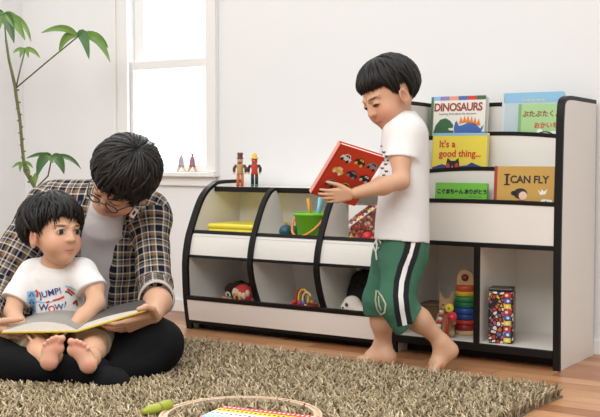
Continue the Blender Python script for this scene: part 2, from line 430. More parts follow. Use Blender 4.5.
# ================================================================== low toy rack
def off_poly(poly, d):
    """shrink the front/top run of a side outline by d (the black band sits in that strip)"""
    out = []
    for i, p in enumerate(poly):
        a = V(poly[max(i - 1, 0)]); b = V(poly[min(i + 1, len(poly) - 1)]); t = (b - a).normalized(); n = V((t.y, -t.x)); out.append((p[0] + n.x * d, p[1] + n.y * d))
    return out
def smooth_path(pts, n=5):
    out = []
    for i in range(len(pts) - 1):
        p0 = V(pts[max(i - 1, 0)]); p1 = V(pts[i]); p2 = V(pts[i + 1]); p3 = V(pts[min(i + 2, len(pts) - 1)])
        for k in range(n):
            t = k / n; out.append(tuple(0.5 * ((2 * p1) + (p2 - p0) * t + (2 * p0 - 5 * p1 + 4 * p2 - p3) * t * t + (3 * p1 - p0 - 3 * p2 + p3) * t ** 3)))
    out.append(tuple(pts[-1])); return out
PROF = smooth_path([(0.004, 0.0), (-0.014, 0.1), (-0.022, 0.2), (-0.022, 0.28), (-0.006, 0.36), (0.030, 0.44), (0.072, 0.513), (0.113, 0.555), (0.159, 0.58), (0.2, 0.59), (0.335, 0.592)], 4)
DEPTH = 0.337
def prof_y(z):
    for (y0, z0), (y1, z1) in zip(PROF[:-1], PROF[1:]):
        if z0 <= z <= z1 and z1 > z0: return y0 + (y1 - y0) * (z - z0) / (z1 - z0)
    return 0.2
def side(parent, name, x0, x1, prof, band=0.014):
    inner = off_poly(prof, band)
    b = MB(); b.prism(inner + [(DEPTH, 0.0)], 'x', x0, x1); p = b.build(name, WHITE, parent)
    e = MB(); n = len(prof); t = 0.001
    vs = [(x0 - t, *q) for q in prof] + [(x1 + t, *q) for q in prof] + [(x0 - t, *q) for q in inner] + [(x1 + t, *q) for q in inner]
    fs = []
    for i in range(n - 1):
        for a, c in ((0, 1), (3, 2), (2, 0), (1, 3)): fs.append([a * n + i, c * n + i, c * n + i + 1, a * n + i + 1])
    fs += [[0, n, 3 * n, 2 * n], [n - 1, 2 * n - 1, 4 * n - 1, 3 * n - 1]]
    e.add(vs, fs); e.build('edge_band', BLACK, p, bevel=0.002); return p
low = thing('toy_rack', (0, 0, 0), 'low white toy rack with black curved edges and three bays', 'toy rack')
LX = [-1.548, -1.2330, -0.9320, -0.6515]; PT = 0.027
side(low, 'side_panel', LX[0], LX[0] + PT, PROF); side(low, 'side_panel', LX[3], LX[3] + PT, PROF)
DPROF = [q for q in PROF if 0.10 <= q[1] <= 0.585]
for x in LX[1:3]:
    d = side(low, 'divider', x + .003, x + PT - .003, [(prof_y(z_) + 0.060 * ((0.30 - z_) / 0.2) ** 1.6, z_) for z_ in (0.10, 0.125, 0.15, 0.175, 0.20, 0.225, 0.25, 0.275)] + [q for q in DPROF if 0.29 < q[1] < 0.556] + [(0.135, 0.5655), (0.160, 0.5665)], 0.012)
XA, XB = LX[0] + PT, LX[3]
tb = MB().box(XA, 0.166, 0.548, XB, DEPTH, 0.566); tbo = tb.build('top_board', WHITE, low, bevel=0.001)
MB().box(XA, 0.152, 0.546, XB, 0.166, 0.567).build('edge_band', BLACK, tbo, bevel=0.003)
MB().box(XA, DEPTH - 0.012, 0.03, XB, DEPTH, 0.548).build('back_panel', WHITE, low)
def curved_lip(x0, x1, z0, z1, inset, th=0.014):
    zs = [z0 + (z1 - z0) * i / 6 for i in range(7)]
    poly = [(prof_y(z) + inset, z) for z in zs] + [(prof_y(z) + inset + th, z) for z in reversed(zs)]
    return poly
for i in range(3):
    a, b = LX[i] + PT - (.003 if i else 0), LX[i + 1] + (.003 if i < 2 else 0)
    MB().box(a, 0.01, 0.362, b, DEPTH - 0.012, 0.376).build('shelf', WHITE, low)
    lip = MB().prism(curved_lip(a, b, 0.300, 0.384, 0.012), 'x', a + 0.0005, b - 0.0005, smooth=False).build('front_lip', WHITE, low)
    e = MB().prism(curved_lip(a, b, 0.384, 0.396, 0.009, 0.02), 'x', a, b).prism(curved_lip(a, b, 0.289, 0.300, 0.009, 0.02), 'x', a, b)
    e.build('edge_band', BLACK, lip, bevel=0.002)
MB().box(XA, 0.0, 0.090, XB, DEPTH - 0.012, 0.104).build('bottom_shelf', WHITE, low)
bl = MB().prism(curved_lip(XA, XB, 0.040, 0.122, -0.008), 'x', XA, XB).build('bottom_lip', WHITE, low)
MB().prism(curved_lip(XA, XB, 0.122, 0.138, -0.011, 0.022), 'x', XA, XB).prism(curved_lip(XA, XB, 0.026, 0.040, -0.006, 0.02), 'x', XA, XB).build('edge_band', BLACK, bl, bevel=0.002)
MB().box(XA, 0.05, 0.0, XB, 0.062, 0.09).build('kick_board', BLACK, low)
# ================================================================== tall book rack
tall = thing('book_rack', (0, 0, 0), 'tall white book rack with black edges, three book pockets over two open cubbies', 'book rack')
TPROF = [(0.0, 0.0), (-0.004, 0.2), (-0.006, 0.40), (-0.002, 0.60), (0.004, 0.78), (0.010, 0.845), (0.02, 0.868), (0.045, 0.881), (0.09, 0.886), (0.2, 0.885), (0.335, 0.883)]
TPROF = smooth_path(TPROF, 4)
TXL, TXR = -0.622, -0.0245
side(tall, 'side_panel', TXL, TXL + PT, TPROF); side(tall, 'side_panel', TXR, -0.0025, TPROF)
A, B = TXL + PT, TXR
MB().box(A, DEPTH - 0.012, 0.03, B, DEPTH, 0.868).build('back_panel', WHITE, tall).name
bt = MB().box(A, 0.290, 0.60, B, 0.302, 0.868).build('back_board', WHITE, tall)
MB().box(A, 0.287, 0.868, B, DEPTH, 0.882).build('edge_band', BLACK, bt, bevel=0.002)
def lip(y, z0, z1, rise, th=0.012, cap=0.014):
    n = 16; top = []
    for i in range(n + 1):
        t = i / n; top.append((A + (B - A) * t, z1 + rise * (1 - (2 * t - 1) ** 2)))
    p = MB().prism([(A, z0)] + [(B, z0)] + top[::-1], 'y', y, y + th).build('pocket_panel', WHITE, tall)
    e = MB(); e.prism(top + [(x, z + cap) for x, z in top[::-1]], 'y', y - 0.003, y + th + 0.003)
    e.build('edge_band', BLACK, p, bevel=0.002)
lip(0.000, 0.403, 0.529, 0.004)
lip(0.090, 0.45, 0.622, 0.019)
lip(0.180, 0.56, 0.744, 0.018)
for y0, y1, z in ((0.012, 0.09, 0.41), (0.102, 0.18, 0.51), (0.192, 0.29, 0.64)):
    MB().box(A, y0, z - 0.012, B, y1, z).build('pocket_floor', WHITE, tall)
ms = MB().box(A, 0.012, 0.389, B, DEPTH - 0.012, 0.398).build('middle_board', WHITE, tall)
MB().box(A, -0.003, 0.387, B, 0.012, 0.402).build('edge_band', BLACK, ms, bevel=0.002)
bs = MB().box(A, 0.010, 0.049, B, DEPTH - 0.012, 0.064).build('bottom_board', WHITE, tall)
MB().box(A, -0.003, 0.038, B, 0.010, 0.0635).build('edge_band', BLACK, bs, bevel=0.002)
dv = MB().box(-0.3015, 0.01, 0.064, -0.2835, DEPTH - 0.012, 0.389).build('divider', WHITE, tall)
MB().box(-0.3025, -0.002, 0.064, -0.2825, 0.010, 0.387).build('edge_band', BLACK, dv, bevel=0.002)
MB().box(A, 0.085, 0.0, B, 0.097, 0.049).build('kick_board', BLACK, tall)
# ================================================================== books in the rack
def cover_mat(name, c): return mat(name, c, 0.35, var=0.03, vscale=30)
PAPER = mat('paper', (0.82, 0.80, 0.74), 0.7)
INK = mat('ink_black', (0.012, 0.012, 0.014), 0.5)
def book(name, label, cx, bot, w, h, th, y, lean, cov, group, spine=None):
    """upright picture book leaning back; local X right, Z up the cover, -Y the front"""
    R = Matrix.Rotation(-lean, 3, 'X')
    t = thing(name, (cx, y, bot), label, 'book', R, group)
    MB().box(-w / 2, 0, 0, w / 2, 0.0025, h).box(-w / 2, th - 0.0025, 0, w / 2, th, h).box(-w / 2, 0.0, 0, -w / 2 + 0.003, th, h).build('cover', cov, t, bevel=0.0008)
    MB().box(-w / 2 + 0.003, 0.0025, 0.003, w / 2 - 0.003, th - 0.0025, h - 0.003).build('pages', PAPER, t)
    if spine: MB().box(-w / 2 - 0.0012, -0.0006, 0, -w / 2 + 0.010, th + 0.0006, h).build('spine', spine, t, bevel=0.0006)
    return t
def front(t, name, m, shapes, w, h, off=0.0006):
    """printed shapes on the front cover; coordinates run 0..1 across and up"""
    mb = MB()
    for vs, fs in shapes: flat(mb, vs, fs, lambda a, b: ((a - 0.5) * w, -off, b * h))
    mb.build(name, m, t); return mb
def words(s, cx, cy, size, w, h, bold=0.0, space=1.0, shear=0.0, sx=1.0):
    vs, fs = text_geo(s, size, bold, space, shear)
    return [(cx + v[0] * sx / w, cy + v[1] / h) for v in vs], fs
def poly2(pts): return pts, [list(range(len(pts)))]
def rect2(x0, y0, x1, y1): return poly2([(x0, y0), (x1, y0), (x1, y1), (x0, y1)])
BG = 'picture books in the pockets of the tall rack'
RED = mat('print_red', (0.62, 0.035, 0.02), 0.4); NAVY = mat('print_navy', (0.02, 0.045, 0.22), 0.4)
GREEN_D = mat('print_green', (0.03, 0.12, 0.045), 0.4); BLUE_M = mat('print_blue', (0.05, 0.13, 0.42), 0.4)
ORANGE = mat('print_orange', (0.75, 0.22, 0.03), 0.4); SKYB = mat('print_sky', (0.25, 0.50, 0.72), 0.4)
PWHITE = mat('print_white', (0.82, 0.81, 0.78), 0.45); BROWNRED = mat('print_brownred', (0.30, 0.05, 0.02), 0.45)
YEL = mat('print_yellow', (0.85, 0.62, 0.03), 0.4); PURPLE = mat('print_purple', (0.25, 0.2, 0.45), 0.4); SALMON = mat('print_salmon', (0.75, 0.3, 0.2), 0.4)
SKINP = mat('print_skin', (0.8, 0.55, 0.4), 0.5); GREY = mat('print_grey', (0.25, 0.27, 0.3), 0.5)
# --- dinosaur book
w, h = 0.213, 0.262
b = book('picture_book', 'cream dinosaur book titled DINOSAURS in the left of the top pocket', -0.471, 0.645, w, h, 0.030, 0.207, 0.10, cover_mat('cover_cream', (0.78, 0.76, 0.70)), BG, mat('spine_green', (0.08, 0.16, 0.06), 0.4))
for i, m in enumerate((SKYB, PURPLE, SALMON, BLUE_M, RED, GREEN_D)): front(b, 'colour_strip', m, [rect2(i / 6, 0.945, (i + 1) / 6, 1.0)], w, h)
front(b, 'title', BROWNRED, [words('DINOSAURS', 0.5, 0.845, 0.040, w, h, 0.0012, 0.92, sx=0.92)], w, h, 0.0012)
front(b, 'subtitle', INK, [words('Learning facts about the dinosaurs', 0.5, 0.757, 0.0105, w, h, 0.0)], w, h, 0.001)
front(b, 'green_dinosaur', GREEN_D, [poly2([(0.06, 0.30), (0.06, 0.5), (0.10, 0.60), (0.18, 0.68), (0.28, 0.70), (0.37, 0.66), (0.43, 0.60), (0.42, 0.565), (0.33, 0.56), (0.36, 0.53), (0.44, 0.525), (0.44, 0.30)])], w, h)
front(b, 'blue_dinosaur', BLUE_M, [poly2([(0.50, 0.30), (0.46, 0.46), (0.44, 0.56), (0.46, 0.64), (0.49, 0.66), (0.53, 0.59), (0.60, 0.60), (0.72, 0.64), (0.84, 0.61), (0.92, 0.55), (0.985, 0.60), (0.93, 0.48), (0.92, 0.30)])], w, h)
front(b, 'dinosaur_spikes', ORANGE, [poly2([(0.53 + 0.062 * i, 0.60 + 0.03 * math.sin(0.5 + i * 0.55)), (0.61 + 0.062 * i, 0.605 + 0.03 * math.sin(1.05 + i * 0.55)), (0.56 + 0.066 * i, 0.70 + 0.035 * math.sin(0.7 + i * 0.55))]) for i in range(6)], w, h)
# --- big pale blue book, green book in front of it
w, h = 0.222, 0.268
b = book('picture_book', 'large pale blue book standing behind the green book in the top pocket', -0.204, 0.645, w, h, 0.018, 0.243, 0.08, cover_mat('cover_paleblue', (0.50, 0.60, 0.64)), BG, mat('spine_pale', (0.6, 0.66, 0.68), 0.4))
front(b, 'sky_band', SKYB, [rect2(0.03, 0.87, 1, 1)], w, h)
front(b, 'title', YEL, [words('~ ~ ~ ~ ~', 0.52, 0.90, 0.020, w, h, 0.001)], w, h, 0.001)
w, h = 0.175, 0.226
b = book('picture_book', 'green book with Japanese lettering ending in おかいもの, in front of the pale blue book', -0.150, 0.645, w, h, 0.012, 0.202, 0.09, cover_mat('cover_green', (0.36, 0.60, 0.26)), BG, mat('spine_greenish', (0.2, 0.4, 0.16), 0.4))
front(b, 'title', BROWNRED, [words('ぶたぶたくんの', 0.55, 0.84, 0.0235, w, h, 0.0006, sx=1.0)], w, h, 0.001)
front(b, 'title', RED, [words('おかいもの', 0.64, 0.665, 0.022, w, h, 0.0006, sx=1.0)], w, h, 0.001)
front(b, 'white_animal', PWHITE, [disc2(0.56, 0.47, 0.20, 0.10), disc2(0.45, 0.58, 0.06, 0.035), disc2(0.72, 0.55, 0.10, 0.03)], w, h)
front(b, 'animal_outline', INK, [ribbon([(0.36 + 0.4 * (0.5 - 0.5 * math.cos(PI * i / 14)), 0.47 + 0.10 * math.sin(PI * i / 14)) for i in range(15)], 0.018, 1), disc2(0.50, 0.50, 0.015, 0.012), disc2(0.62, 0.5, 0.015, 0.012)], w, h, 0.001)
# --- yellow book in the second pocket
w, h = 0.208, 0.258
b = book('picture_book', "yellow book titled It's a good thing in the middle pocket", -0.421, 0.515, w, h, 0.020, 0.112, 0.10, cover_mat('cover_yellow', (0.80, 0.66, 0.07)), BG)
front(b, 'blue_band', SKYB, [rect2(0, 0.965, 1, 1)], w, h)
front(b, 'title', RED, [words("It's a", 0.28, 0.845, 0.034, w, h, 0.0008), words('good thing...', 0.52, 0.715, 0.034, w, h, 0.0008, sx=0.95)], w, h, 0.001)
front(b, 'ground', NAVY, [poly2([(0.02, 0.38), (0.02, 0.53), (0.2, 0.575), (0.38, 0.53), (0.55, 0.55), (0.66, 0.56), (0.74, 0.60), (0.86, 0.56), (0.98, 0.53), (0.98, 0.38)])], w, h)
front(b, 'animal_face', INK, [poly2([(0.28, 0.40), (0.26, 0.52), (0.30, 0.66), (0.36, 0.62), (0.44, 0.62), (0.50, 0.66), (0.53, 0.52), (0.50, 0.40)])], w, h, 0.001)
front(b, 'animal_cheeks', RED, [disc2(0.31, 0.545, 0.035, 0.045), disc2(0.47, 0.545, 0.035, 0.045)], w, h, 0.0014)
front(b, 'animal_muzzle', PWHITE, [poly2([(0.36, 0.45), (0.39, 0.56), (0.42, 0.45)])], w, h, 0.0014)
# --- green book in the lower pocket
w, h = 0.192, 0.183
b = book('picture_book', 'bright green book with black Japanese title in the bottom pocket', -0.371, 0.418, w, h, 0.014, 0.022, 0.12, cover_mat('cover_brightgreen', (0.16, 0.50, 0.05)), BG)
front(b, 'title', INK, [words('こぐまちゃん ありがとう', 0.52, 0.83, 0.0178, w, h, 0.0009, 0.86)], w, h, 0.001)
front(b, 'author_line', INK, [words('わかやま けん', 0.78, 0.745, 0.0075, w, h, 0.0)], w, h, 0.001)
front(b, 'round_shape', GREY, [disc2(0.55, 0.655, 0.075, 0.055)], w, h)
# --- ochre book
w, h = 0.206, 0.222
b = book('picture_book', 'ochre book titled I CAN FLY with red spine in the bottom pocket', -0.141, 0.436, w, h, 0.016, 0.018, 0.07, cover_mat('cover_ochre', (0.55, 0.33, 0.075)), BG, mat('spine_red', (0.35, 0.04, 0.025), 0.4))
front(b, 'title', INK, [words('I', 0.215, 0.80, 0.046, w, h, 0.0016), rect2(0.165, 0.865, 0.265, 0.885), rect2(0.165, 0.715, 0.265, 0.735), words('CAN FLY', 0.59, 0.80, 0.034, w, h, 0.0008, 0.97)], w, h, 0.001)
front(b, 'child_hair', INK, [disc2(0.45, 0.595, 0.115, 0.080)], w, h, 0.0008)
front(b, 'hair_bow', INK, [disc2(0.335, 0.60, 0.045, 0.035)], w, h, 0.0008)
front(b, 'child_face', SKINP, [disc2(0.495, 0.565, 0.070, 0.062)], w, h, 0.0012)
front(b, 'child_dress', RED, [poly2([(0.34, 0.40), (0.36, 0.49), (0.47, 0.505), (0.58, 0.49), (0.62, 0.40)])], w, h, 0.0014)
front(b, 'white_bird', PWHITE, [poly2([(0.74, 0.66), (0.79, 0.62), (0.80, 0.67), (0.84, 0.63), (0.90, 0.67), (0.87, 0.59), (0.78, 0.58)]), poly2([(0.78, 0.48), (0.82, 0.52), (0.98, 0.51), (0.98, 0.46)])], w, h, 0.001)
front(b, 'blue_patch', BLUE_M, [poly2([(0.80, 0.45), (0.88, 0.50), (0.93, 0.45)])], w, h, 0.0014)
# ================================================================== toys
def cmat(n, c, r=0.35, **k): return mat(n, c, r, **k)
TAN = cmat('wood_tan', (0.62, 0.42, 0.22), 0.5, var=0.15, vscale=40); PEACH = cmat('paint_peach', (0.72, 0.42, 0.26)); DKBROWN = cmat('paint_brown', (0.11, 0.035, 0.02))
RDBROWN = cmat('paint_redbrown', (0.28, 0.06, 0.03)); PYEL = cmat('paint_yellow', (0.80, 0.50, 0.06)); PRED = cmat('paint_red', (0.60, 0.04, 0.025)); PGREEN = cmat('paint_green', (0.02, 0.22, 0.12)); PBLACK = cmat('paint_black', (0.02, 0.018, 0.02)); PORANGE = cmat('paint_orange', (0.65, 0.22, 0.07)); GOLD = cmat('paint_gold', (0.55, 0.34, 0.12))
TOP = 0.566
def doll(x, y, label, hat_m, face_m, beard_m, body_m, arm_m, leg_m, shoe_m, brim):
    t = thing('wooden_soldier', (x + .011, y, TOP + .0005), label, 'wooden figure', rz(0.45), 'wooden figures on the low rack'); t.scale = (1.07,) * 3
    for s in (-1, 1):
        l = MB().lathe([(0.0062, 0.008), (0.0066, 0.03), (0.0058, 0.05)], (s * 0.0078, 0, 0), n=14).build('leg', leg_m, t)
        MB().ell((s * 0.0078, -0.004, 0.005), (0.0075, 0.012, 0.005)).build('foot', shoe_m, l)
        a = MB().tube([(s * 0.015, 0, 0.082), (s * 0.0225, -0.002, 0.070), (s * 0.022, -0.006, 0.055)], [0.0055, 0.006, 0.005], 10).build('arm', arm_m, t)
        MB().ell((s * 0.0215, -0.008, 0.052), 0.0045).build('hand', PEACH, a)
    MB().lathe([(0.012, 0.047), (0.0135, 0.052), (0.011, 0.062), (0.0145, 0.08), (0.012, 0.086), (0.005, 0.088)], n=18).build('body', body_m, t)
    hd = MB().lathe([(0.006, 0.086), (0.0105, 0.09), (0.0115, 0.098), (0.0105, 0.107)], n=18).build('head', face_m, t)
    MB().ell((0, -0.006, 0.088), (0.009, 0.007, 0.011)).build('beard', beard_m, hd)
    MB().ell((0, -0.0118, 0.099), (0.002, 0.003, 0.002), n=8).build('nose', PEACH, hd)
    for s in (-1, 1): MB().ell((s * 0.0045, -0.0105, 0.1025), 0.0013, n=8).build('eye', PBLACK, hd)
    hp = [(brim, 0.106), (brim, 0.1085), (0.0105, 0.1095), (0.0098, 0.116), (0.0115, 0.127), (0.009, 0.129)] if brim < 0.016 else [(brim, 0.105), (brim, 0.108), (0.0105, 0.111), (0.009, 0.121), (0.004, 0.127)]
    MB().lathe(hp, n=22).build('hat', hat_m, t)
doll(-1.424, 0.185, 'small wooden soldier in tall brown hat standing on the low rack', DKBROWN, PEACH, RDBROWN, GOLD, DKBROWN, PORANGE, PRED, 0.0135)
doll(-1.352, 0.185, 'small wooden soldier in yellow brimmed hat, black legs and green shoes', PYEL, PRED, RDBROWN, PRED, PBLACK, PBLACK, PGREEN, 0.0165)
LILAC = cmat('paint_greyviolet', (0.36, 0.33, 0.38)); MAROON = cmat('paint_maroon', (0.30, 0.12, 0.17))
for u, m, kn, lg, lab in ((181.5, LILAC, PWHITE, cmat('wood_pale', (0.72, 0.58, 0.42)), 'tiny grey tower figurine with splayed pale legs on the window sill'), (192.5, MAROON, MAROON, TAN, 'tiny maroon tower figurine with splayed tan legs on the window sill')):
    q = PY(u, 170, WALL + 0.02 - 0.045)
    t = thing('tower_figurine', (q.x, q.y, SILL), lab, 'figurine', rz(0.4), 'figurines on the window sill')
    MB().lathe([(0.016, 0.026), (0.014, 0.03), (0.011, 0.055), (0.008, 0.066), (0.003, 0.07)], n=18).build('body', m, t)
    MB().ell((0, 0, 0.076), (0.006, 0.006, 0.007), n=14).build('knob', kn, t)
    for s in (-1, 1): MB().tube([(s * 0.007, 0, 0.028), (s * 0.014, 0, 0.012), (s * 0.019, 0, 0.004)], [0.007, 0.0055, 0.004], 10).build('leg', lg, t)
SH = 0.376
# yellow flat case
t = thing('toy_case', (-1.372, 0.185, SH), 'flat yellow plastic case lying in the upper left bay', 'case')
YP = cmat('plastic_yellow', (0.85, 0.72, 0.06), 0.3)
MB().box(-0.112, -0.125, 0, 0.112, 0.125, 0.028).build('base', YP, t, bevel=0.012, seg=4)
MB().box(-0.114, -0.127, 0.0265, 0.114, 0.127, 0.046).build('lid', YP, t, bevel=0.009, seg=4)
MB().ell((0.075, -0.02, 0.046), (0.018, 0.012, 0.0015), n=16).build('sticker', PURPLE, t)
# bucket, handle, tools, balls
bx, by = -1.0145, 0.105
t = thing('toy_bucket', (bx, by, SH), 'lime green toy bucket with an orange handle in the second bay', 'bucket'); t.scale = (1.1, 1.1, 1.08)
GP = cmat('plastic_lime', (0.17, 0.56, 0.03), 0.3); OP = cmat('plastic_orange', (0.80, 0.27, 0.05), 0.3)
MB().lathe([(0.046, 0.0), (0.050, 0.004), (0.060, 0.082), (0.065, 0.084), (0.066, 0.092), (0.061, 0.094), (0.057, 0.09), (0.047, 0.008), (0.01, 0.006)], n=36).build('pail', GP, t)
hp = []
for i in range(17):
    a = PI * i / 16; hp.append((-0.068 * math.cos(a), -0.008 - 0.060 * math.sin(a), 0.083 - 0.070 * math.sin(a)))
h_ = MB().tube([tuple(rz(-0.2) @ V(p)) for p in hp], 0.0046, 10, flat=0.7).build('handle', OP, t)
for s in (-1, 1): MB().ell(rz(-0.2) @ V((s * 0.066, -0.008, 0.084)), 0.008, n=12).build('hinge', OP, h_)
t = thing('toy_spade', (bx - 0.012, by + 0.005, SH + 0.008), 'orange spade handle sticking up out of the green bucket', 'spade', rz(0.3))
MB().box(-0.018, -0.004, 0.0, 0.018, 0.004, 0.05).build('blade', PYEL, t, bevel=0.003)
MB().tube([(0, 0, 0.05), (-0.004, 0.004, 0.10), (-0.010, 0.008, 0.145)], [0.008, 0.010, 0.013], 10, flat=0.6).build('handle', cmat('plastic_amber', (0.75, 0.36, 0.04)), t)
t = thing('toy_rake', (bx + 0.020, by + 0.004, SH + 0.008), 'light blue rake handle sticking up out of the green bucket', 'rake', rz(0.3))
MB().box(-0.014, -0.005, 0.0, 0.014, 0.005, 0.04).build('head', cmat('plastic_sky', (0.25, 0.60, 0.80)), t, bevel=0.003)
MB().tube([(0, 0, 0.04), (0.006, 0.002, 0.10), (0.014, 0.004, 0.150)], [0.013, 0.016, 0.020], 12, flat=0.5).build('handle', MATS['plastic_sky'], t)
q = PY(283.5, 233, 0.07)
o = MB().ell((0, 0, 0.026), 0.026, n=28).build('toy_ball', cmat('ball_blue', (0.015, 0.085, 0.13), 0.4)); o.location = (q.x, 0.085, SH); tag(o, 'dark blue ball left of the green bucket', 'ball', 'balls in the second bay')
q = PY(291.5, 233, 0.11)
o = MB().ell((0, 0, 0.023), 0.023, n=24).build('toy_ball', cmat('ball_green', (0.02, 0.12, 0.05), 0.4)); o.location = (q.x, 0.135, SH); tag(o, 'small dark green ball between the blue ball and the bucket', 'ball', 'balls in the second bay')
# candy box and red ball in the third bay
q = PY(348, 238, 0.10)
t = thing('printed_box', (q.x + 0.063, 0.125, SH), 'upright box printed with red and brown sweets behind the boy', 'box', rz(0.06))
MB().box(-0.063, -0.02, 0, 0.063, 0.02, 0.135).build('carton', mat_cells('box_print', [(0.25, 0.05, 0.03), (0.12, 0.03, 0.02), (0.5, 0.08, 0.05), (0.45, 0.25, 0.12), (0.3, 0.08, 0.06), (0.6, 0.4, 0.3), (0.2, 0.05, 0.03)], 90, gap=0.05), t, bevel=0.001)
mb = MB(); flat(mb, *poly2([(-0.062, 0.13), (-0.062, 0.075), (-0.03, 0.10), (0.02, 0.134), (-0.06, 0.134)]), lambda a, c: (a, -0.0206, c)); mb.build('white_corner', PWHITE, t)
mb = MB(); flat(mb, *poly2([(-0.062, 0.05), (-0.062, 0.062), (0.045, 0.134), (0.062, 0.134)]), lambda a, c: (a, -0.0209, c)); mb.build('pale_ribbon', PWHITE, t)
for i, m in enumerate((PURPLE, RED, YEL, RED, GREEN_D, YEL, RED)):
    mb = MB(); cx, cz = -0.05 + 0.0155 * i, 0.068 + 0.0104 * i
    flat(mb, *disc2(cx, cz, 0.006, 0.005, 10), lambda a, c: (a, -0.0213, c)); mb.build('printed_dot', m, t)
o = MB().ell((0, 0, 0.02), (0.02, 0.02, 0.02), n=20).build('toy_ball', cmat('ball_red', (0.65, 0.02, 0.03), 0.3)); o.location = (PY(367, 232, 0.07).x, 0.075, SH); tag(o, 'small red ball in front of the printed sweets box', 'ball', 'balls in the third bay')
for i, (u, m) in enumerate(((351, cmat('bead_yellow', (0.5, 0.35, 0.05))), (357, cmat('bead_red', (0.45, 0.05, 0.04))), (373, cmat('bead_pink', (0.55, 0.12, 0.12))))):
    o = MB().ell((0, 0, 0.012), 0.012, n=14).build('toy_bead', m); o.location = (PY(u, 237, 0.07).x, 0.072, SH); tag(o, ('yellow', 'dark red', 'pink')[i] + ' round bead lying below the printed sweets box', 'bead', 'beads in the third bay')
# --- bottom bays
BH = 0.104
q = PY(241, 298, 0.08)
t = thing('plush_pouch', (q.x, 0.095, BH), 'red stuffed pouch with cream scallops in the lower left bay', 'soft toy')
PR = cmat('plush_red', (0.50, 0.035, 0.04), 0.8, bump=0.4, bscale=250)
MB().ell((0, 0, 0.040), (0.042, 0.036, 0.040), n=24).build('body', PR, t)
mb = MB()
for i in range(6):
    a = -2.6 + 0.42 * i; mb.ell((0.036 * math.cos(a), 0.032 * math.sin(a), 0.045 + 0.008 * math.sin(i * 1.3)), (0.011, 0.010, 0.014), n=12)
mb.build('scallop_frill', cmat('plush_cream', (0.75, 0.55, 0.38), 0.8), t)
MB().tube([(-0.012, -0.036, 0.008), (-0.012, -0.041, 0.034), (0, -0.040, 0.045), (0.012, -0.041, 0.034), (0.012, -0.036, 0.008)], 0.005, 8).build('gold_arch', GOLD, t)
q = PY(240, 285, 0.14)
t = thing('toy_car', (q.x - 0.034, 0.20, BH), 'dark brown toy car tipped up behind the red pouch', 'toy car', rz(0.15) @ Matrix.Rotation(-0.50, 3, 'Y')); t.scale = (.88,) * 3
DB = cmat('plastic_darkbrown', (0.045, 0.015, 0.01), 0.35)
MB().prism([(-0.085, 0.02), (-0.085, 0.045), (-0.05, 0.055), (-0.03, 0.085), (0.03, 0.085), (0.05, 0.058), (0.08, 0.05), (0.085, 0.02)], 'y', -0.028, 0.028).build('body', DB, t, bevel=0.006, seg=3)
mb = MB().ell((-0.04, -0.030, 0.047), (0.014, 0.003, 0.017), n=16); mb.build('white_emblem', PWHITE, t)
MB().ell((-0.04, -0.0325, 0.047), (0.006, 0.002, 0.010), n=12).build('emblem_centre', DB, t)
MB().tube([(0.0, -0.03, 0.03), (0.05, -0.032, 0.055)], 0.004, 8).build('silver_bar', cmat('silver', (0.6, 0.6, 0.62), 0.3, metal=0.7), t)
for x in (-0.05, 0.05):
    for s in (-1, 1): MB().lathe([(0.014, -0.006), (0.018, -0.004), (0.018, 0.004), (0.014, 0.006)], (x, s * 0.028, 0.02), ((1, 0, 0), (0, 0, 1), (0, 1, 0)), 18).build('wheel', PBLACK, t)
q = PY(226, 297, 0.08)
t = thing('toy_fish', (q.x, 0.09, BH), 'small flat orange and green toy left of the red pouch', 'toy')
MB().ell((0, 0, 0.014), (0.026, 0.016, 0.014), n=18).build('body', cmat('fish_green', (0.22, 0.24, 0.10)), t)
MB().ell((-0.008, -0.012, 0.018), (0.012, 0.006, 0.009), n=12).build('orange_patch', ORANGE, t)
MB().ell((0.018, -0.006, 0.014), (0.010, 0.008, 0.008), n=12).build('pale_patch', cmat('fish_pale', (0.55, 0.45, 0.35)), t)
o = MB().ell((0, 0, 0.03), (0.03, 0.03, 0.03), n=20).build('toy_ball', cmat('ball_brown', (0.16, 0.05, 0.025), 0.6)); o.location = (PY(227, 288, 0.2).x, 0.235, BH); tag(o, 'brown ball in the lower left bay behind the small flat toy', 'ball')
q = PY(301, 305, 0.08)
t = thing('bead_maze', (q.x, 0.10, BH), 'red toy with curled yellow wires and beads in the lower middle bay', 'bead maze')
MB().box(-0.048, -0.035, 0, 0.048, 0.035, 0.022).build('base', cmat('paint_darkred', (0.35, 0.03, 0.025)), t, bevel=0.005, seg=3)
def arc(c, rx, rzz, a0, a1, y, n=14, ty=0.0): return [(c[0] + rx * math.cos(a0 + (a1 - a0) * i / n), y + ty * i / n, c[1] + rzz * math.sin(a0 + (a1 - a0) * i / n)) for i in range(n + 1)]
YW = cmat('wire_yellow', (0.75, 0.55, 0.06))
MB().tube(arc((0.004, 0.045), 0.022, 0.034, PI + 0.5, -0.6, -0.01), 0.0042, 8).build('wire', YW, t)
MB().tube(arc((0.028, 0.045), 0.019, 0.026, 0.4, PI + 1.6, -0.022), 0.0042, 8).build('wire', cmat('wire_cream', (0.75, 0.55, 0.3)), t)
MB().tube(arc((-0.026, 0.04), 0.017, 0.034, PI + 0.6, -0.5, 0.012), 0.0042, 8).build('wire', PRED, t)
for p, m in (((0.012, -0.022, 0.028), BLUE_M), ((-0.03, -0.02, 0.03), PRED), ((0.036, 0.0, 0.032), PORANGE), ((-0.005, -0.024, 0.028), cmat('bead_magenta', (0.45, 0.04, 0.12)))): MB().ell(p, 0.009, n=12).build('bead', m, t)
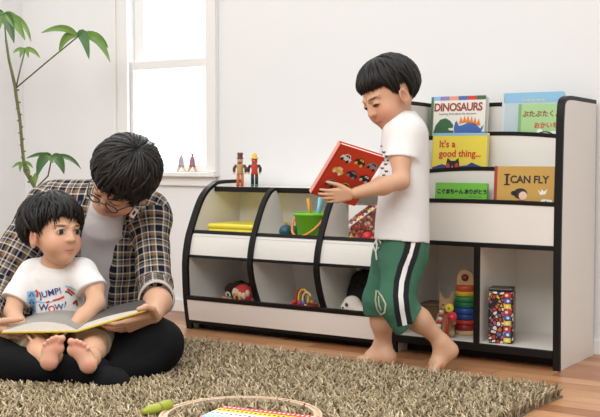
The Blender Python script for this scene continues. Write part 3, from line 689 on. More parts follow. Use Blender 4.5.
# black bag and white plush in the lower third bay
q = PY(358, 300, 0.2) + V((0.032, 0, 0))
t = thing('black_bag', (q.x + 0.01, 0.225, BH), 'black soft bag filling the lower right bay of the low rack', 'bag')
BC = cmat('black_cloth', (0.010, 0.009, 0.010), 0.75, bump=0.4, bscale=150)
sd = SDF(); o0 = V((q.x + 0.01, 0.225, BH))
sd.cap(o0 + V((-0.055, 0.0, 0.055)), o0 + V((0.055, 0, 0.055)), 0.052, k=0.03).cap(o0 + V((-0.045, 0.01, 0.11)), o0 + V((0.05, 0.01, 0.115)), 0.045, k=0.03)
sd.build('body', BC, t, 0.006, wrinkle(0.004, 40, 3), col=False)
MB().tube([(-0.04, -0.048, 0.10), (0.0, -0.052, 0.088), (0.045, -0.045, 0.105)], 0.004, 8).build('zip', PBLACK, t)
MB().tube([(-0.03, -0.01, 0.150), (-0.02, -0.015, 0.166), (0.02, -0.015, 0.166), (0.03, -0.01, 0.150)], 0.005, 8).build('handle', PBLACK, t)
q = PY(350, 310, 0.06)
t = thing('plush_lamb', (q.x, 0.085, BH), 'white stuffed animal head with a brown eye in front of the black bag', 'soft toy')
PW = cmat('plush_white', (0.76, 0.69, 0.60), 0.9, bump=0.6, bscale=220); o0 = V((q.x, 0.085, BH))
sd = SDF(); sd.ell(o0 + V((-0.006, 0, 0.036)), (0.036, 0.034, 0.036)).ell(o0 + V((0.030, 0.0, 0.022)), (0.034, 0.03, 0.022), k=0.015).ell(o0 + V((-0.022, -0.026, 0.030)), (0.016, 0.014, 0.014), k=0.01)
sd.build('body', PW, t, 0.004, col=False)
MB().ell((-0.010, -0.0335, 0.040), (0.008, 0.004, 0.009), n=12).build('eye', DKBROWN, t)
MB().ell((-0.0225, -0.0385, 0.030), (0.005, 0.004, 0.004), n=12).build('nose', DKBROWN, t)
MB().ell((0.030, -0.012, 0.044), (0.022, 0.008, 0.008), ((0.85, 0, -0.5), (0, 1, 0), (0.5, 0, 0.85)), n=14).build('ear', cmat('plush_pinkish', (0.72, 0.58, 0.46), 0.9), t)
# --- cubbies of the tall rack
CB = 0.064
q = PY(464, 335, 0.14)
t = thing('ring_stacker', (q.x, 0.15, CB), 'wooden stacking toy with rainbow rings in the left cubby', 'stacking toy')
MB().lathe([(0.042, 0), (0.044, 0.004), (0.044, 0.012), (0.041, 0.016)], n=36).build('base', TAN, t)
z = 0.016
for i, (r, hh, c) in enumerate(((0.041, 0.021, (0.30, 0.02, 0.02)), (0.0405, 0.016, (0.55, 0.05, 0.03)), (0.040, 0.021, (0.02, 0.06, 0.25)), (0.0395, 0.021, (0.03, 0.10, 0.36)), (0.039, 0.021, (0.02, 0.17, 0.09)), (0.038, 0.019, (0.04, 0.26, 0.07)), (0.036, 0.018, (0.72, 0.45, 0.04)), (0.034, 0.020, (0.62, 0.10, 0.03)))):
    MB().lathe([(r - 0.004, z), (r, z + 0.004), (r, z + hh - 0.004), (r - 0.004, z + hh)], n=36).build('ring', cmat('ring_%d' % i, c, 0.35), t); z += hh
hm = MB(); hpts = [(-0.030, z), (0.030, z), (0.030, z + 0.026)] + [(0.030 * math.cos(PI * i / 14), z + 0.026 + 0.030 * math.sin(PI * i / 14)) for i in range(1, 15)]
hm.prism(hpts, 'y', -0.016, 0.016); hd = hm.build('head', TAN, t, bevel=0.004, seg=3)
MB().lathe([(0.011, -0.002), (0.013, 0.0), (0.012, 0.003), (0.002, 0.004)], (0, -0.016, z + 0.028), ((1, 0, 0), (0, 0, 1), (0, -1, 0)), 24).build('dark_eye', DKBROWN, hd)
MB().lathe([(0.005, 0.0), (0.005, 0.003)], (0, -0.019, z + 0.028), ((1, 0, 0), (0, 0, 1), (0, -1, 0)), 16).build('red_pupil', PRED, hd)
hd.rotation_euler = (0, 0, 0.3)
q = PY(443, 340, 0.06)
t = thing('plush_fox', (q.x, 0.085, CB), 'tan stuffed animal with pointed ears beside the rainbow stacker', 'soft toy', rz(0.4))
PT_ = cmat('plush_tan', (0.48, 0.30, 0.15), 0.9, bump=0.6, bscale=220); sd = SDF(); mt = Matrix.Translation((q.x, 0.085, CB)) @ rz(0.4).to_4x4()
W_ = lambda a, b, c: mt @ V((a, b, c))
sd.cap(W_(0, 0, 0.03), W_(0, 0, 0.07), 0.030, 0.024).ell(W_(0, -0.004, 0.105), (0.027, 0.026, 0.027)).ell(W_(0, -0.028, 0.097), (0.013, 0.014, 0.011), k=0.008)
for s in (-1, 1): sd.cap(W_(s * 0.016, 0.002, 0.125), W_(s * 0.022, 0.004, 0.152), 0.010, 0.003, 0.006).cap(W_(s * 0.022, -0.01, 0.07), W_(s * 0.028, -0.03, 0.05), 0.010, 0.009, 0.008).cap(W_(s * 0.016, -0.01, 0.016), W_(s * 0.02, -0.04, 0.013), 0.014, 0.012, 0.008)
sd.build('body', PT_, t, 0.0035, col=False)
for s in (-1, 1): MB().ell((s * 0.010, -0.0285, 0.111), 0.0035, n=8).build('eye', PBLACK, t)
MB().ell((0, -0.042, 0.099), (0.005, 0.004, 0.004), n=10).build('nose', PBLACK, t)
t = thing('candy_cane', (q.x - 0.006, 0.022, CB), 'red and white striped stick leaning on the tan stuffed animal', 'striped stick', Matrix.Rotation(-0.20, 3, 'X') @ Matrix.Rotation(0.10, 3, 'Y'))
st = MB()
for i in range(8): st.lathe([(0.008, 0.012 * i), (0.008, 0.012 * (i + 1))], n=14, mi=i % 2)
st.build('stick', [PRED, PWHITE], t)
t = thing('toy_rattle', (q.x + 0.030, 0.030, CB), 'toy with yellow and red round knobs before the rainbow stacker', 'rattle', Matrix.Rotation(-0.12, 3, 'X'))
MB().tube([(-0.004, 0, 0), (-0.001, 0, 0.09)], 0.005, 8).build('stick', PRED, t)
hx = ((1, 0, 0), (0, 0, 1), (0, -1, 0))
a = MB().lathe([(0.012, -0.005), (0.0155, -0.003), (0.0155, 0.003), (0.012, 0.005)], (0.004, -0.004, 0.104), hx, 22).build('yellow_knob', YP, t)
MB().ell((0.004, -0.0095, 0.104), (0.005, 0.003, 0.005), n=12).build('red_dot', PORANGE, a)
a = MB().lathe([(0.013, -0.005), (0.0165, -0.003), (0.0165, 0.003), (0.013, 0.005)], (0.018, -0.006, 0.076), hx, 22).build('red_knob', cmat('paint_pinkred', (0.65, 0.03, 0.06)), t)
MB().ell((0.018, -0.0115, 0.076), (0.005, 0.003, 0.005), n=12).build('pink_dot', SALMON, a)
t = thing('toy_basket', (-0.522, 0.21, CB), 'dark brown wooden toy box behind the boy in the left cubby', 'toy box', rz(0.1))
BW = cmat('wood_brown', (0.16, 0.085, 0.04), 0.55, var=0.25, vscale=30)
bm_ = MB(); bm_.box(-0.065, -0.05, 0, 0.065, 0.05, 0.008).box(-0.065, -0.05, 0.008, 0.065, -0.043, 0.085).box(-0.065, 0.043, 0.008, 0.065, 0.05, 0.085).box(-0.065, -0.043, 0.008, -0.058, 0.043, 0.085).box(0.058, -0.043, 0.008, 0.065, 0.043, 0.085)
bm_.build('tub', BW, t, bevel=0.002)
MB().box(-0.068, -0.053, 0.085, 0.068, 0.053, 0.094).build('lid', BW, t, bevel=0.003)
# printed tin
q = PY(500, 345, 0.07)
t = thing('printed_tin', (-0.229, 0.069, CB), 'tall black tin covered in colourful cartoon print in the right cubby', 'tin', rz(0.28)); t.scale = (.88, .88, .94)
cp = mat_cells('tin_print', [(0.75, 0.62, 0.5), (0.6, 0.05, 0.03), (0.7, 0.5, 0.06), (0.8, 0.75, 0.7), (0.45, 0.1, 0.2), (0.6, 0.3, 0.1), (0.15, 0.15, 0.3), (0.02, 0.02, 0.02), (0.7, 0.12, 0.05)], 70, gap=0.13)
MB().box(-0.047, -0.047, 0, 0.047, 0.047, 0.186).build('body', [cp], t, bevel=0.008, seg=3)
MB().box(-0.045, -0.045, 0.186, 0.045, 0.045, 0.198).build('lid', PBLACK, t, bevel=0.004)
for i in range(9):
    z0 = 0.006 + i * 0.020
    sq = MB().box(0.012, -0.0482, z0, 0.0385, -0.0468, z0 + 0.0165).build(('yellow', 'blue', 'red')[i % 3] + '_square', (YEL, BLUE_M, RED)[i % 3], t)
    wm = MB(); flat(wm, *disc2(0.025 + 0.003 * math.sin(i * 2.1), z0 + 0.008, 0.006, 0.005, 9), lambda a, c: (a, -0.0487, c)); wm.build('white_mark', PWHITE, sq)
# ================================================================== house plant in the corner
LEAF = mat('leaf', (0.16, 0.30, 0.055), 0.4, var=0.3, vscale=25); LEAFD = mat('leaf_dark', (0.06, 0.15, 0.04), 0.35, var=0.3, vscale=25)
BARK = mat('green_bark', (0.12, 0.13, 0.045), 0.7, var=0.4, vscale=60); PETI = mat('petiole', (0.12, 0.11, 0.04), 0.5)
PD = 4.62
base = PZ(66, 322, 0.0); base = V((-2.36, -0.10, 0))
plant = thing('umbrella_plant', base, 'tall green umbrella plant in a pot behind the seated man', 'plant')
def leaf(name, pts, wid, parent, m=LEAF, droop=0.12):
    """blade along 3-D points: broad in the middle, folded a little along its rib"""
    pts = [V(p) for p in pts]; p0, p1 = pts[0], pts[-1]
    path = []
    for i in range(11):
        t = i / 10
        if len(pts) == 3: q = pts[0] * (1 - t) ** 2 + pts[1] * 2 * t * (1 - t) + pts[2] * t * t
        else: q = p0.lerp(p1, t) + V((0, 0, droop * (p1 - p0).length * math.sin(PI * t)))
        path.append(q)
    vs = []; fs = []
    for i, q in enumerate(path):
        t = i / 10; d = (path[min(i + 1, 10)] - path[max(i - 1, 0)]).normalized(); s = d.cross(FW).normalized(); n = s.cross(d)
        ww = 0.86 * wid * (math.sin(PI * min(1, t * 0.96 + 0.03)) ** 0.75) * (1.1 - 0.35 * t)
        nn = n if n.dot(-FW) > 0 else -n
        for sgn in (-1, 1): vs.append(q + s * ww * sgn + nn * (0.25 * ww)); vs.append(q + s * ww * sgn * 0.5 + nn * 0.13 * ww)
        vs.append(q)
    for i in range(10):
        a, b = i * 5, (i + 1) * 5
        for x, y in ((0, 1), (1, 4), (4, 3), (3, 2)): fs.append([a + x, a + y, b + y, b + x])
    k = len(vs); back = [v - (-FW) * 0.0012 for v in vs]; fs2 = [[i + k for i in f[::-1]] for f in fs]
    mb = MB(); mb.add(vs + back, fs + fs2, 0, True); return mb.build(name, m, parent, world=True)
pp = lambda u, v, dd=0.0: P(u, v, PD + dd)
st = [base + V((0.03, 0, 0.16)), base + V((0.0, 0, 0.35)), pp(45, 205), pp(34, 186), pp(25, 171), pp(22.5, 150), pp(20, 120), pp(16.5, 98), pp(15, 86), pp(9, 60), pp(6, 40)]
st = [V(q) for q in st]
trunk = MB().tube(smooth_path([tuple(q) for q in st], 4) if False else st, [0.014, 0.012, 0.009, 0.008, 0.0075, 0.007, 0.0068, 0.0072, 0.0075, 0.006, 0.005], 10).build('trunk', BARK, plant, world=True)
mb = MB()
for i in range(16):
    t = i / 15; v = 182 - 92 * t; u = 30 - 14 * t if v > 165 else 24.5 - 8 * (165 - v) / 75
    mb.ell(pp(u + (1.5 if i % 2 else -1.4), v), (0.0068, 0.0068, 0.004), n=8)
mb.build('leaf_scar', BARK, trunk, world=True)

def petiole(pts, r=0.0033): return MB().tube(pts, r, 8).build('petiole', PETI, plant, world=True)
hub = pp(78, 36.5, -0.10)
pt1 = petiole([pp(16, 88), pp(48, 61, -0.05), hub])
for pts, wd_, m in (((hub, pp(66, 22, -0.12), pp(41, 33, -0.15)), 0.018, LEAF), ((hub, pp(66, 30, -0.10), pp(59, 52, -0.08)), 0.022, LEAF), ((hub, pp(84, 26, -0.12), pp(89, 59, -0.2)), 0.027, LEAFD), ((hub, pp(98, 28, -0.1), pp(110, 62, -0.14)), 0.023, LEAF), ((hub, pp(97, 30, -0.05), pp(108, 48, 0.0)), 0.022, LEAF)):
    leaf('leaf', pts, wd_, pt1, m)
hub2 = pp(25, 50)
pt2 = petiole([pp(16, 88), pp(20, 70), hub2])
for e, wd_ in (((13, 53), 0.010), ((20, 58), 0.012), ((28.5, 58), 0.012), ((40, 58), 0.013), ((33, 50), 0.010)):
    leaf('leaf', (hub2, pp((25 + e[0]) / 2, 47), pp(*e)), wd_, pt2)
hub3 = pp(4, 14)
pt3 = petiole([pp(6, 40), pp(5, 28), hub3])
for e, c, wd_, m in (((31, 42), (26, 16), 0.015, LEAF), ((25, 40), (14, 14), 0.028, LEAF), ((14, 43), (8, 14), 0.030, LEAFD), ((-6, 42), (-2, 14), 0.028, LEAF), ((-18, 30), (-8, 8), 0.026, LEAFD)):
    leaf('leaf', (hub3, pp(*c), pp(*e)), wd_, pt3, m)
hub4 = pp(52, 157, -0.12)
pt4 = petiole([pp(36, 188), pp(48, 176, -0.06), hub4])
for e, c, wd_, m in (((26, 158.5), (42, 151), 0.011, LEAFD), ((37, 177), (42, 152), 0.027, LEAFD), ((64, 174), (60, 154), 0.026, LEAFD), ((81, 169), (70, 152), 0.013, LEAFD), ((53, 163), (50, 157), 0.016, LEAF)):
    leaf('leaf', (hub4, pp(*c, -0.12), pp(*e, -0.12)), wd_, pt4, m)
hub5 = pp(23, 163)
for e, c, wd_ in (((12, 168), (18, 162), 0.008), ((33, 168), (28, 161), 0.010), ((20, 172), (20, 164), 0.010), ((30, 176), (28, 168), 0.012)):
    leaf('leaf', (hub5, pp(*c), pp(*e)), wd_, trunk)
for e, c in (((31, 182), (30, 172)), ((38, 176), (36, 170))): leaf('leaf', (pp(34, 188), pp(*c), pp(*e)), 0.014, trunk)
MB().lathe([(0.10, 0.0), (0.105, 0.01), (0.135, 0.22), (0.142, 0.225), (0.142, 0.24), (0.13, 0.24), (0.125, 0.20), (0.02, 0.19)], base, n=40).build('pot', mat('pot_white', (0.7, 0.68, 0.64), 0.35), plant, world=True)
MB().ell(base + V((0, 0, 0.195)), (0.122, 0.122, 0.012)).build('soil', mat('soil', (0.05, 0.035, 0.025), 0.9, 0.5, 80), plant, world=True)
# ================================================================== people: shared makers
def frame(F, U):
    """head axes from the facing direction and a rough up: (right-hand side, forward, up)"""
    F = V(F).normalized(); U = V(U); U = (U - F * U.dot(F)).normalized(); return F.cross(U).normalized(), F, U
def head(sd, c, F, U, s, adult=False, skin=SK, eyes='down'):
    X, Y, Z = frame(F, U); c = V(c); L = lambda a, b, d: c + (X * a + Y * b + Z * d) * s; ax = (X, Y, Z)
    R = lambda *r: [q * s for q in r]
    sd.ell(L(0, -0.012, 0.018), R(.071, .088, .080), ax, 0.01, skin)
    j = 0.008 if adult else 0.0
    sd.ell(L(0, .030, -.038), R(.057, .052, .062), ax, .03 * s, skin)
    sd.ell(L(0, .052, -.084 - j), R(.026, .022, .020), ax, .025 * s, skin)
    for q in (-1, 1):
        sd.ell(L(q * .032, .050, -.046), R(.027, .026, .028), ax, .02 * s, skin)
        sd.ell(L(q * .031, .088, -.008), R(.017, .014, .011), ax, .010 * s, skin, op='sub')
        sd.ell(L(q * .030, .0705, -.010), R(.0150, .0115, .0105), ax, .004 * s, skin)
        sd.cap(L(q * .014, .080, .008), L(q * .044, .066, .008), .006 * s, .005 * s, .010 * s, skin)
        # ear: rim, lobe, hollow
        sd.ell(L(q * .073, .001, -.029), R(.010, .019, .029), (X * math.cos(.35) + Y * (-.34 * q), Y * math.cos(.35) + X * (.34 * q), Z), .006 * s, skin)
        sd.ell(L(q * .082, .005, -.025), R(.007, .010, .016), ax, .004 * s, skin, op='sub')
        sd.pt(L(q * .080, .005, -.027), R(.010, .010, .016), (0.52, 0.25, 0.16), ax, .5)
    sd.cap(L(0, .078, -.004), L(0, .090, -.033), .0065 * s, .0095 * s, .010 * s, skin)
    for q in (-1, 1): sd.ell(L(q * .0105, .082, -.035), R(.0075, .008, .0065), ax, .005 * s, skin)
    for q in (-1, 1):
        sd.cap(L(0, .0785, -.0615), L(q * .0165, .0725, -.0600), .0042 * s, .0024 * s, .004 * s, LIP)
        sd.cap(L(0, .0770, -.0695), L(q * .0135, .0720, -.0635), .0046 * s, .0024 * s, .004 * s, LIP)
    for q in (-1, 1):
        if eyes == 'down': sd.pt(L(q * .030, .084, -.0135), R(.0140, .02, .0048), EYE, ax, .3)
        else:
            sd.pt(L(q * .030, .084, -.0105), R(.0145, .02, .0085), EYE, ax, .2); sd.pt(L(q * .030, .084, -.0115), R(.0125, .02, .0066), (0.62, 0.58, 0.55), ax, .2)
            sd.pt(L(q * .030 + .0015, .084, -.0105), R(.0078, .02, .0082), EYE, ax, .2)
        sd.pt(L(q * .032, .078, .0085), R(.0135, .03, .0026), BROW, (X, Y, Z + X * (.0 * q)), .6)
        sd.pt(L(q * .040, .062, -.045), R(.020, .03, .018), BLUSH, ax, .9)
    sd.pt(L(0, .0767, -.0648), R(.0155, .02, .0010), (0.25, 0.05, 0.05), ax, .6)
    return L, ax
def hair(parent, c, F, U, s, limits, seed, n=420, thick=0.012, crown=(0, -0.02, 1.0), jag=0.05, locks=True, swirl=0.25):
    """scalp cap plus many tapering locks that run from the crown down to the hairline"""
    X, Y, Z = frame(F, U); c = V(c) + (Y * -0.012 + Z * 0.018) * s; r = np.random.default_rng(seed)
    cd = V(crown).normalized(); a1 = V((1, 0, 0)); a2 = cd.cross(a1).normalized(); a1 = a2.cross(cd)       # polar frame about the crown
    RX, RY, RZ_ = .071 * s, .088 * s, .080 * s
    def lim(ph):                                                    # hairline angle from the crown; ph 0 = forward
        d = abs((ph + PI) % (2 * PI) - PI); xs = [q[0] for q in limits]; ys = [q[1] for q in limits]
        return float(np.interp(d, xs, ys))
    def pos(th, ph, t):
        d = cd * math.cos(th) + (a2 * math.cos(ph) + a1 * math.sin(ph)) * math.sin(th)
        q = V((d.x * (RX + t), d.y * (RY + t), d.z * (RZ_ + t)))
        return c + X * q.x + Y * q.y + Z * q.z
    mb = MB(); NP, NT = 72, 16; vs = []; fs = []
    for layer in (0, 1):
        for i in range(NP):
            ph = 2 * PI * i / NP; l = lim(ph)
            for k in range(NT + 1):
                th = max(0.02, l * k / NT); bump = 0.0022 * math.sin(ph * 17 + k * .3) + 0.0015 * math.sin(ph * 31 + 1)
                t = (thick * s * (0.72 if k < NT - 1 else 0.5) + bump * s) if layer == 0 else -0.002
                vs.append(pos(th, ph, t))
    M = NT + 1
    for layer in (0, 1):
        o = layer * NP * M
        for i in range(NP):
            j = (i + 1) % NP
            for k in range(NT):
                f = [o + i * M + k, o + i * M + k + 1, o + j * M + k + 1, o + j * M + k]; fs.append(f if layer == 0 else f[::-1])
    for i in range(NP):
        j = (i + 1) % NP; fs.append([i * M + NT, NP * M + i * M + NT, NP * M + j * M + NT, j * M + NT])
    mb.add(vs, fs, 0, True)
    if locks:
        for q in range(n):
            ph = r.uniform(0, 2 * PI); l = lim(ph) * (1 + r.normal() * jag); st = r.uniform(0.03, 0.55) * l; pts = []; rad = []
            sw = r.normal() * swirl; t0 = thick * s * r.uniform(0.55, 1.05); wd_ = r.uniform(0.0035, 0.0065) * s
            for k in range(8):
                t = k / 7; th = st + (l - st) * t; p = ph + sw * (t - 1) * 0.8
                pts.append(pos(th, p, t0 * (0.55 + 0.55 * math.sin(PI * min(1, t * 0.85 + 0.12))))); rad.append(wd_ * (0.5 + 0.5 * math.sin(PI * min(1, .2 + t * .6))) * (1 if k < 6 else (0.6 if k == 6 else 0.15)))
            mb.tube(pts, rad, 5)
    return mb.build('hair', HAIR, parent, world=True)
def hand(sd, W, A, N, S, L, curl=(0.3, 0.5, 0.4), spread=0.06, thumb=(0.75, 0.55, 0.2), skin=SK, curls=None, tpts=None):
    """palm, four unequal bent fingers and a thumb from the side of the palm. A along the palm, N out of the palm, S to the thumb"""
    A = V(A).normalized(); N = V(N); N = (N - A * N.dot(A)).normalized(); S0 = A.cross(N).normalized(); S = S0 if S0.dot(V(S)) > 0 else -S0; W = V(W)
    pl = 0.50 * L; kn = []
    for i, (o, l) in enumerate(((.155, .97), (.052, 1.0), (-.052, .96), (-.150, .88))):
        k = W + A * (pl * l) + S * (o * L) - N * 0.01 * L; kn.append(k)
        sd.cap(W + A * 0.08 * L + S * (o * .62 * L), k, .088 * L, .070 * L, .03 * L, skin)
    sd.ell(W + A * .22 * L + S * .13 * L + N * .05 * L, (.15 * L, .08 * L, .075 * L), (A, S, N), .03 * L, skin)
    lens = (.40, .45, .42, .33); rad = (.052, .054, .051, .045)
    for i in range(4):
        c = curls[i] if curls else curl; d = (A + S * (spread * (1.5 - i))).normalized(); p = kn[i]; ang = 0
        for jn, (fr, cu) in enumerate(zip((.46, .30, .24), c)):
            ang += cu; dd = (d * math.cos(ang) + N * math.sin(ang)).normalized(); q = p + dd * (lens[i] * L * fr)
            sd.cap(p, q, rad[i] * L * (1 - .1 * jn), rad[i] * L * (1 - .1 * (jn + 1)), .010 * L, skin); p = q
    if tpts:
        for (a, b), r0, r1 in zip(zip(tpts[:-1], tpts[1:]), (.078, .064, .056), (.064, .056, .042)): sd.cap(a, b, r0 * L, r1 * L, .02 * L, skin)
        return
    t0 = W + A * .16 * L + S * .16 * L; td = (A * thumb[0] + S * thumb[1] + N * thumb[2]).normalized(); t1 = t0 + td * .24 * L
    td2 = (td + A * .35 - S * .15 + N * .15).normalized(); t2 = t1 + td2 * .19 * L; t3 = t2 + (td2 + N * .15 + A * .15).normalized() * .13 * L
    sd.cap(t0, t1, .075 * L, .060 * L, .03 * L, skin).cap(t1, t2, .058 * L, .052 * L, .01 * L, skin).cap(t2, t3, .052 * L, .040 * L, .01 * L, skin)
def foot(sd, ankle, heel, ball, toes, upv, w, skin=SK, side=1, tr=0.010):
    """ankle, heel, arch, ball and five toes; side = +1 puts the big toe on the +S side"""
    ankle, heel, ball, toes = V(ankle), V(heel), V(ball), V(toes); fd = (toes - heel).normalized(); S = fd.cross(V(upv)).normalized() * side
    sd.cap(ankle, heel, w * .42, w * .44, .02, skin)
    sd.cap(heel, ball + S * w * .15, w * .40, w * .34, .02, skin).cap(heel, ball - S * w * .22, w * .38, w * .28, .015, skin)
    sd.cap(ankle + fd * w * .3, ball, w * .36, w * .28, .03, skin)
    sd.cap(ball + S * w * .26, ball - S * w * .30, w * .30, w * .24, .015, skin)
    for i in range(5):
        o = (.36 - .19 * i) * w; rr = tr * (1.35 if i == 0 else 1.0 - .07 * i); b0 = ball + S * o; e = toes + S * o * 1.12 - fd * (w * .10 * max(0, i - 1)) + fd * (w * .05 if i == 0 else 0)
        sd.cap(b0, e, rr * .95, rr, .004, skin)
def cloth(name, col, rough=0.85, scale=600, bump=0.25):
    m, nt, b = nodes(name); b.inputs['Base Color'].default_value = (*col, 1); b.inputs['Roughness'].default_value = rough; b.inputs['Specular IOR Level'].default_value = 0.15
    b.inputs['Sheen Weight'].default_value = 0.0
    tc = nt.nodes.new('ShaderNodeTexCoord'); n2 = nt.nodes.new('ShaderNodeTexNoise'); n2.inputs['Scale'].default_value = scale; n3 = nt.nodes.new('ShaderNodeTexNoise'); n3.inputs['Scale'].default_value = 35; n3.inputs['Detail'].default_value = 3
    ad = nt.nodes.new('ShaderNodeMath'); ad.operation = 'MULTIPLY_ADD'; ad.inputs[1].default_value = 4.0
    nt.links.new(tc.outputs['Object'], n2.inputs['Vector']); nt.links.new(tc.outputs['Object'], n3.inputs['Vector']); nt.links.new(n3.outputs['Fac'], ad.inputs[0]); nt.links.new(n2.outputs['Fac'], ad.inputs[2])
    bp = nt.nodes.new('ShaderNodeBump'); bp.inputs['Strength'].default_value = bump; bp.inputs['Distance'].default_value = 0.003
    nt.links.new(ad.outputs[0], bp.inputs['Height']); nt.links.new(bp.outputs['Normal'], b.inputs['Normal']); return m
TEEW = cloth('cotton_white', (0.80, 0.79, 0.775)); TROUG = cloth('velour_green', (0.06, 0.165, 0.105), 0.9, 300, 0.35); CLOTHK = cloth('cloth_charcoal', (0.02, 0.02, 0.024)); CLOTHW = cloth('cloth_white', (0.80, 0.79, 0.76))
HIDE = 0.4
# ================================================================== the standing boy
boy = thing('person', (-0.46, -0.21, 0), 'boy in white tee and green trousers walking barefoot with a red book', 'person')
bd = SDF()
H0 = P(388.5, 91.5, 3.43); HF = D(-0.80, -0.50, 0.40); HU = D(-0.38, 0.90, 0.10); HS = 1.07
head(bd, H0, HF, HU, HS)
bd.cap(P(399, 104, 3.455), P(404, 130, 3.45), .036, .040, .02)
bd.cap(P(404, 140, 3.45), P(403, 230, 3.45), .060, .062, .03, fl=(D(1, 0, 0), .8))
bd.cap(P(404, 133, 3.40), P(404, 133, 3.50), .034, None, .02)
LS, LE, LW = P(404, 137, 3.365), P(401, 181, 3.305), P(356, 193, 3.225)
bd.chain([(LS, .033), (P(401, 160, 3.335), .030), (LE, .0255), (P(383, 186, 3.265), .0265), (LW, .0175)], .015)
hand(bd, P(352, 194, 3.222), D(-1, -0.10, 0.0), D(0.1, 0.30, -1), D(0.1, 1, 0.1), .110, curls=((.1, .3, .3), (.12, .35, .3), (.15, .4, .3), (.2, .4, .3)), thumb=(.85, .6, .0))
RE, RW = P(391, 176, 3.53), P(366, 190, 3.40)
bd.chain([(P(402, 135, 3.535), .033), (RE, .026), (RW, .018)], .015)
hand(bd, P(363, 190, 3.385), D(-1, -.05, .35), D(-.2, .2, 1), D(0, 1, 0), .110, curls=((.2, .3, .2),) * 4)
# legs
LH, LK, LA = P(405, 255, 3.40), P(399, 304, 3.36), P(444, 343, 3.405)
bd.chain([(LH, .062), (LK, .044)], .02).chain([(LK, .042), (P(419, 320, 3.385), .0365), (LA, .0205)], .02)
RH, RK, RA = P(396, 255, 3.50), P(379, 302, 3.52), P(384, 346, 3.565)
bd.chain([(RH, .062), (RK, .044)], .02).chain([(RK, .042), (P(382, 322, 3.54), .036), (RA, .0235)], .02)
foot(bd, P(443, 343, 3.405), P(450, 350.5, 3.405), P(436.5, 364, 3.395), PZ(428, 374, 0.010), D(-.75, .6, 0.2), .052, side=-1, tr=.0085)
gz = lambda u, v, z: PZ(u, v, z)
foot(bd, P(384, 347, 3.565), gz(388.5, 357.5, .024), gz(371, 357.5, .017), gz(360, 360.5, .010), (0, 0, 1), .056, side=1, tr=.009)
boy_body, _ = bd.build('body', SKIN, boy, .0032)
hair(boy, H0, HF, HU, HS, [(0, 1.40), (.5, 1.42), (.95, 1.46), (1.15, 1.84), (1.28, 1.98), (1.36, 1.66), (1.70, 1.66), (1.80, 2.28), (2.6, 2.48), (PI, 2.50)], 5, thick=.0115, jag=.025)
# shirt
sh = SDF(); hem = (P(403, 241, 3.45), D(-.10, -1, 0))
cu = [hem]
fb = D(1, 0, 0)
sh.cap(P(405, 136, 3.405), P(402, 245, 3.405), .070, .083, .03, cuts=cu, fl=(fb, 1.08)).cap(P(405, 136, 3.495), P(402, 245, 3.495), .070, .083, .03, cuts=cu, fl=(fb, 1.08))
sh.cap(P(404, 126, 3.42), P(404, 126, 3.48), .050, None, .03)
sh.cap(P(403, 119.5, 3.45), P(404, 126, 3.45), .043, .05, .02, cuts=[(P(401.5, 118, 3.45), D(-.35, 1, 0))])
sl = (P(399, 157.5, 3.34), D(-.06, -1, .12))
sh.cap(P(406, 133, 3.385), P(399, 168, 3.335), .047, .052, .025, cuts=[sl])
sh.cap(P(404, 133, 3.52), P(393, 168, 3.535), .045, .050, .025, cuts=[(P(395, 158, 3.53), D(-.1, -1, 0))])
shirt, SB = sh.build('shirt', TEEW, boy, .0036, wrinkle(.0035, 26, 11, V((0, 0, 1))), col=False)
# trousers with stripe, knee badge and drawstring
tr = SDF(); top = (P(403, 235, 3.45), D(0, 1, 0))
tr.cap(P(403, 240, 3.41), P(401, 256, 3.41), .073, .074, .03, cuts=[top], fl=(fb, 1.12)).cap(P(403, 240, 3.49), P(399, 256, 3.49), .073, .074, .03, cuts=[top], fl=(fb, 1.12))
lh = (P(405, 323.5, 3.37), LA - LK); rh = (P(382, 315, 3.53), D(.05, -1, -.05))
tr.cap(P(404, 256, 3.405), P(396, 302, 3.36), .072, .056, .03).cap(P(396, 302, 3.36), P(416, 331, 3.385), .056, .066, .02, cuts=[lh])
tr.cap(P(394, 256, 3.495), P(379, 300, 3.52), .070, .054, .03).cap(P(379, 300, 3.52), P(382, 330, 3.55), .054, .058, .02, cuts=[rh])
trou, TB = tr.build('trousers', TROUG, boy, .0036, wrinkle(.004, 30, 12, V((0, 0, 1))), col=False)
def cloth_band(bvh, name, pts, w_, m, parent, off): 
    q = MB(); decal(q, bvh, *ribbon(pts, w_), 0, off); return clean(q).build(name, m, parent, world=True)
stripe = [(413.5, 241), (410, 255), (405, 268), (401.5, 282), (400.5, 296), (402, 310), (405, 325)]
cloth_band(TB, 'side_stripe', stripe, 15, CLOTHK, trou, .0022)
cloth_band(TB, 'white_stripe', stripe, 4.6, CLOTHW, trou, .0034)
BEIGE = cloth('cloth_beige', (0.50, 0.52, 0.38))
cloth_band(TB, 'knee_badge', [(376.5, 290), (375.5, 300), (377, 309), (381, 315), (385, 312), (386, 304), (382, 296), (377.5, 290.5)], 1.5, BEIGE, trou, .002)
cloth_band(TB, 'knee_badge', [(379, 296), (379.5, 304), (381.5, 310)], 1.2, BEIGE, trou, .002)
ds = MB()
for pts in ([(377, 238), (378.5, 245), (377, 252), (378, 260)], [(379, 238), (382, 243), (380, 249), (377.5, 244)], [(378, 240), (374.5, 246), (376, 251)]):
    pp_ = [on_cloth(TB, u, v, .004) for u, v in pts]; pp_ = [q for q in pp_ if q is not None]
    if len(pp_) > 2: ds.tube(pp_, .0032, 6)
ds.build('drawstring', CLOTHW, trou, world=True)
pm = MB()
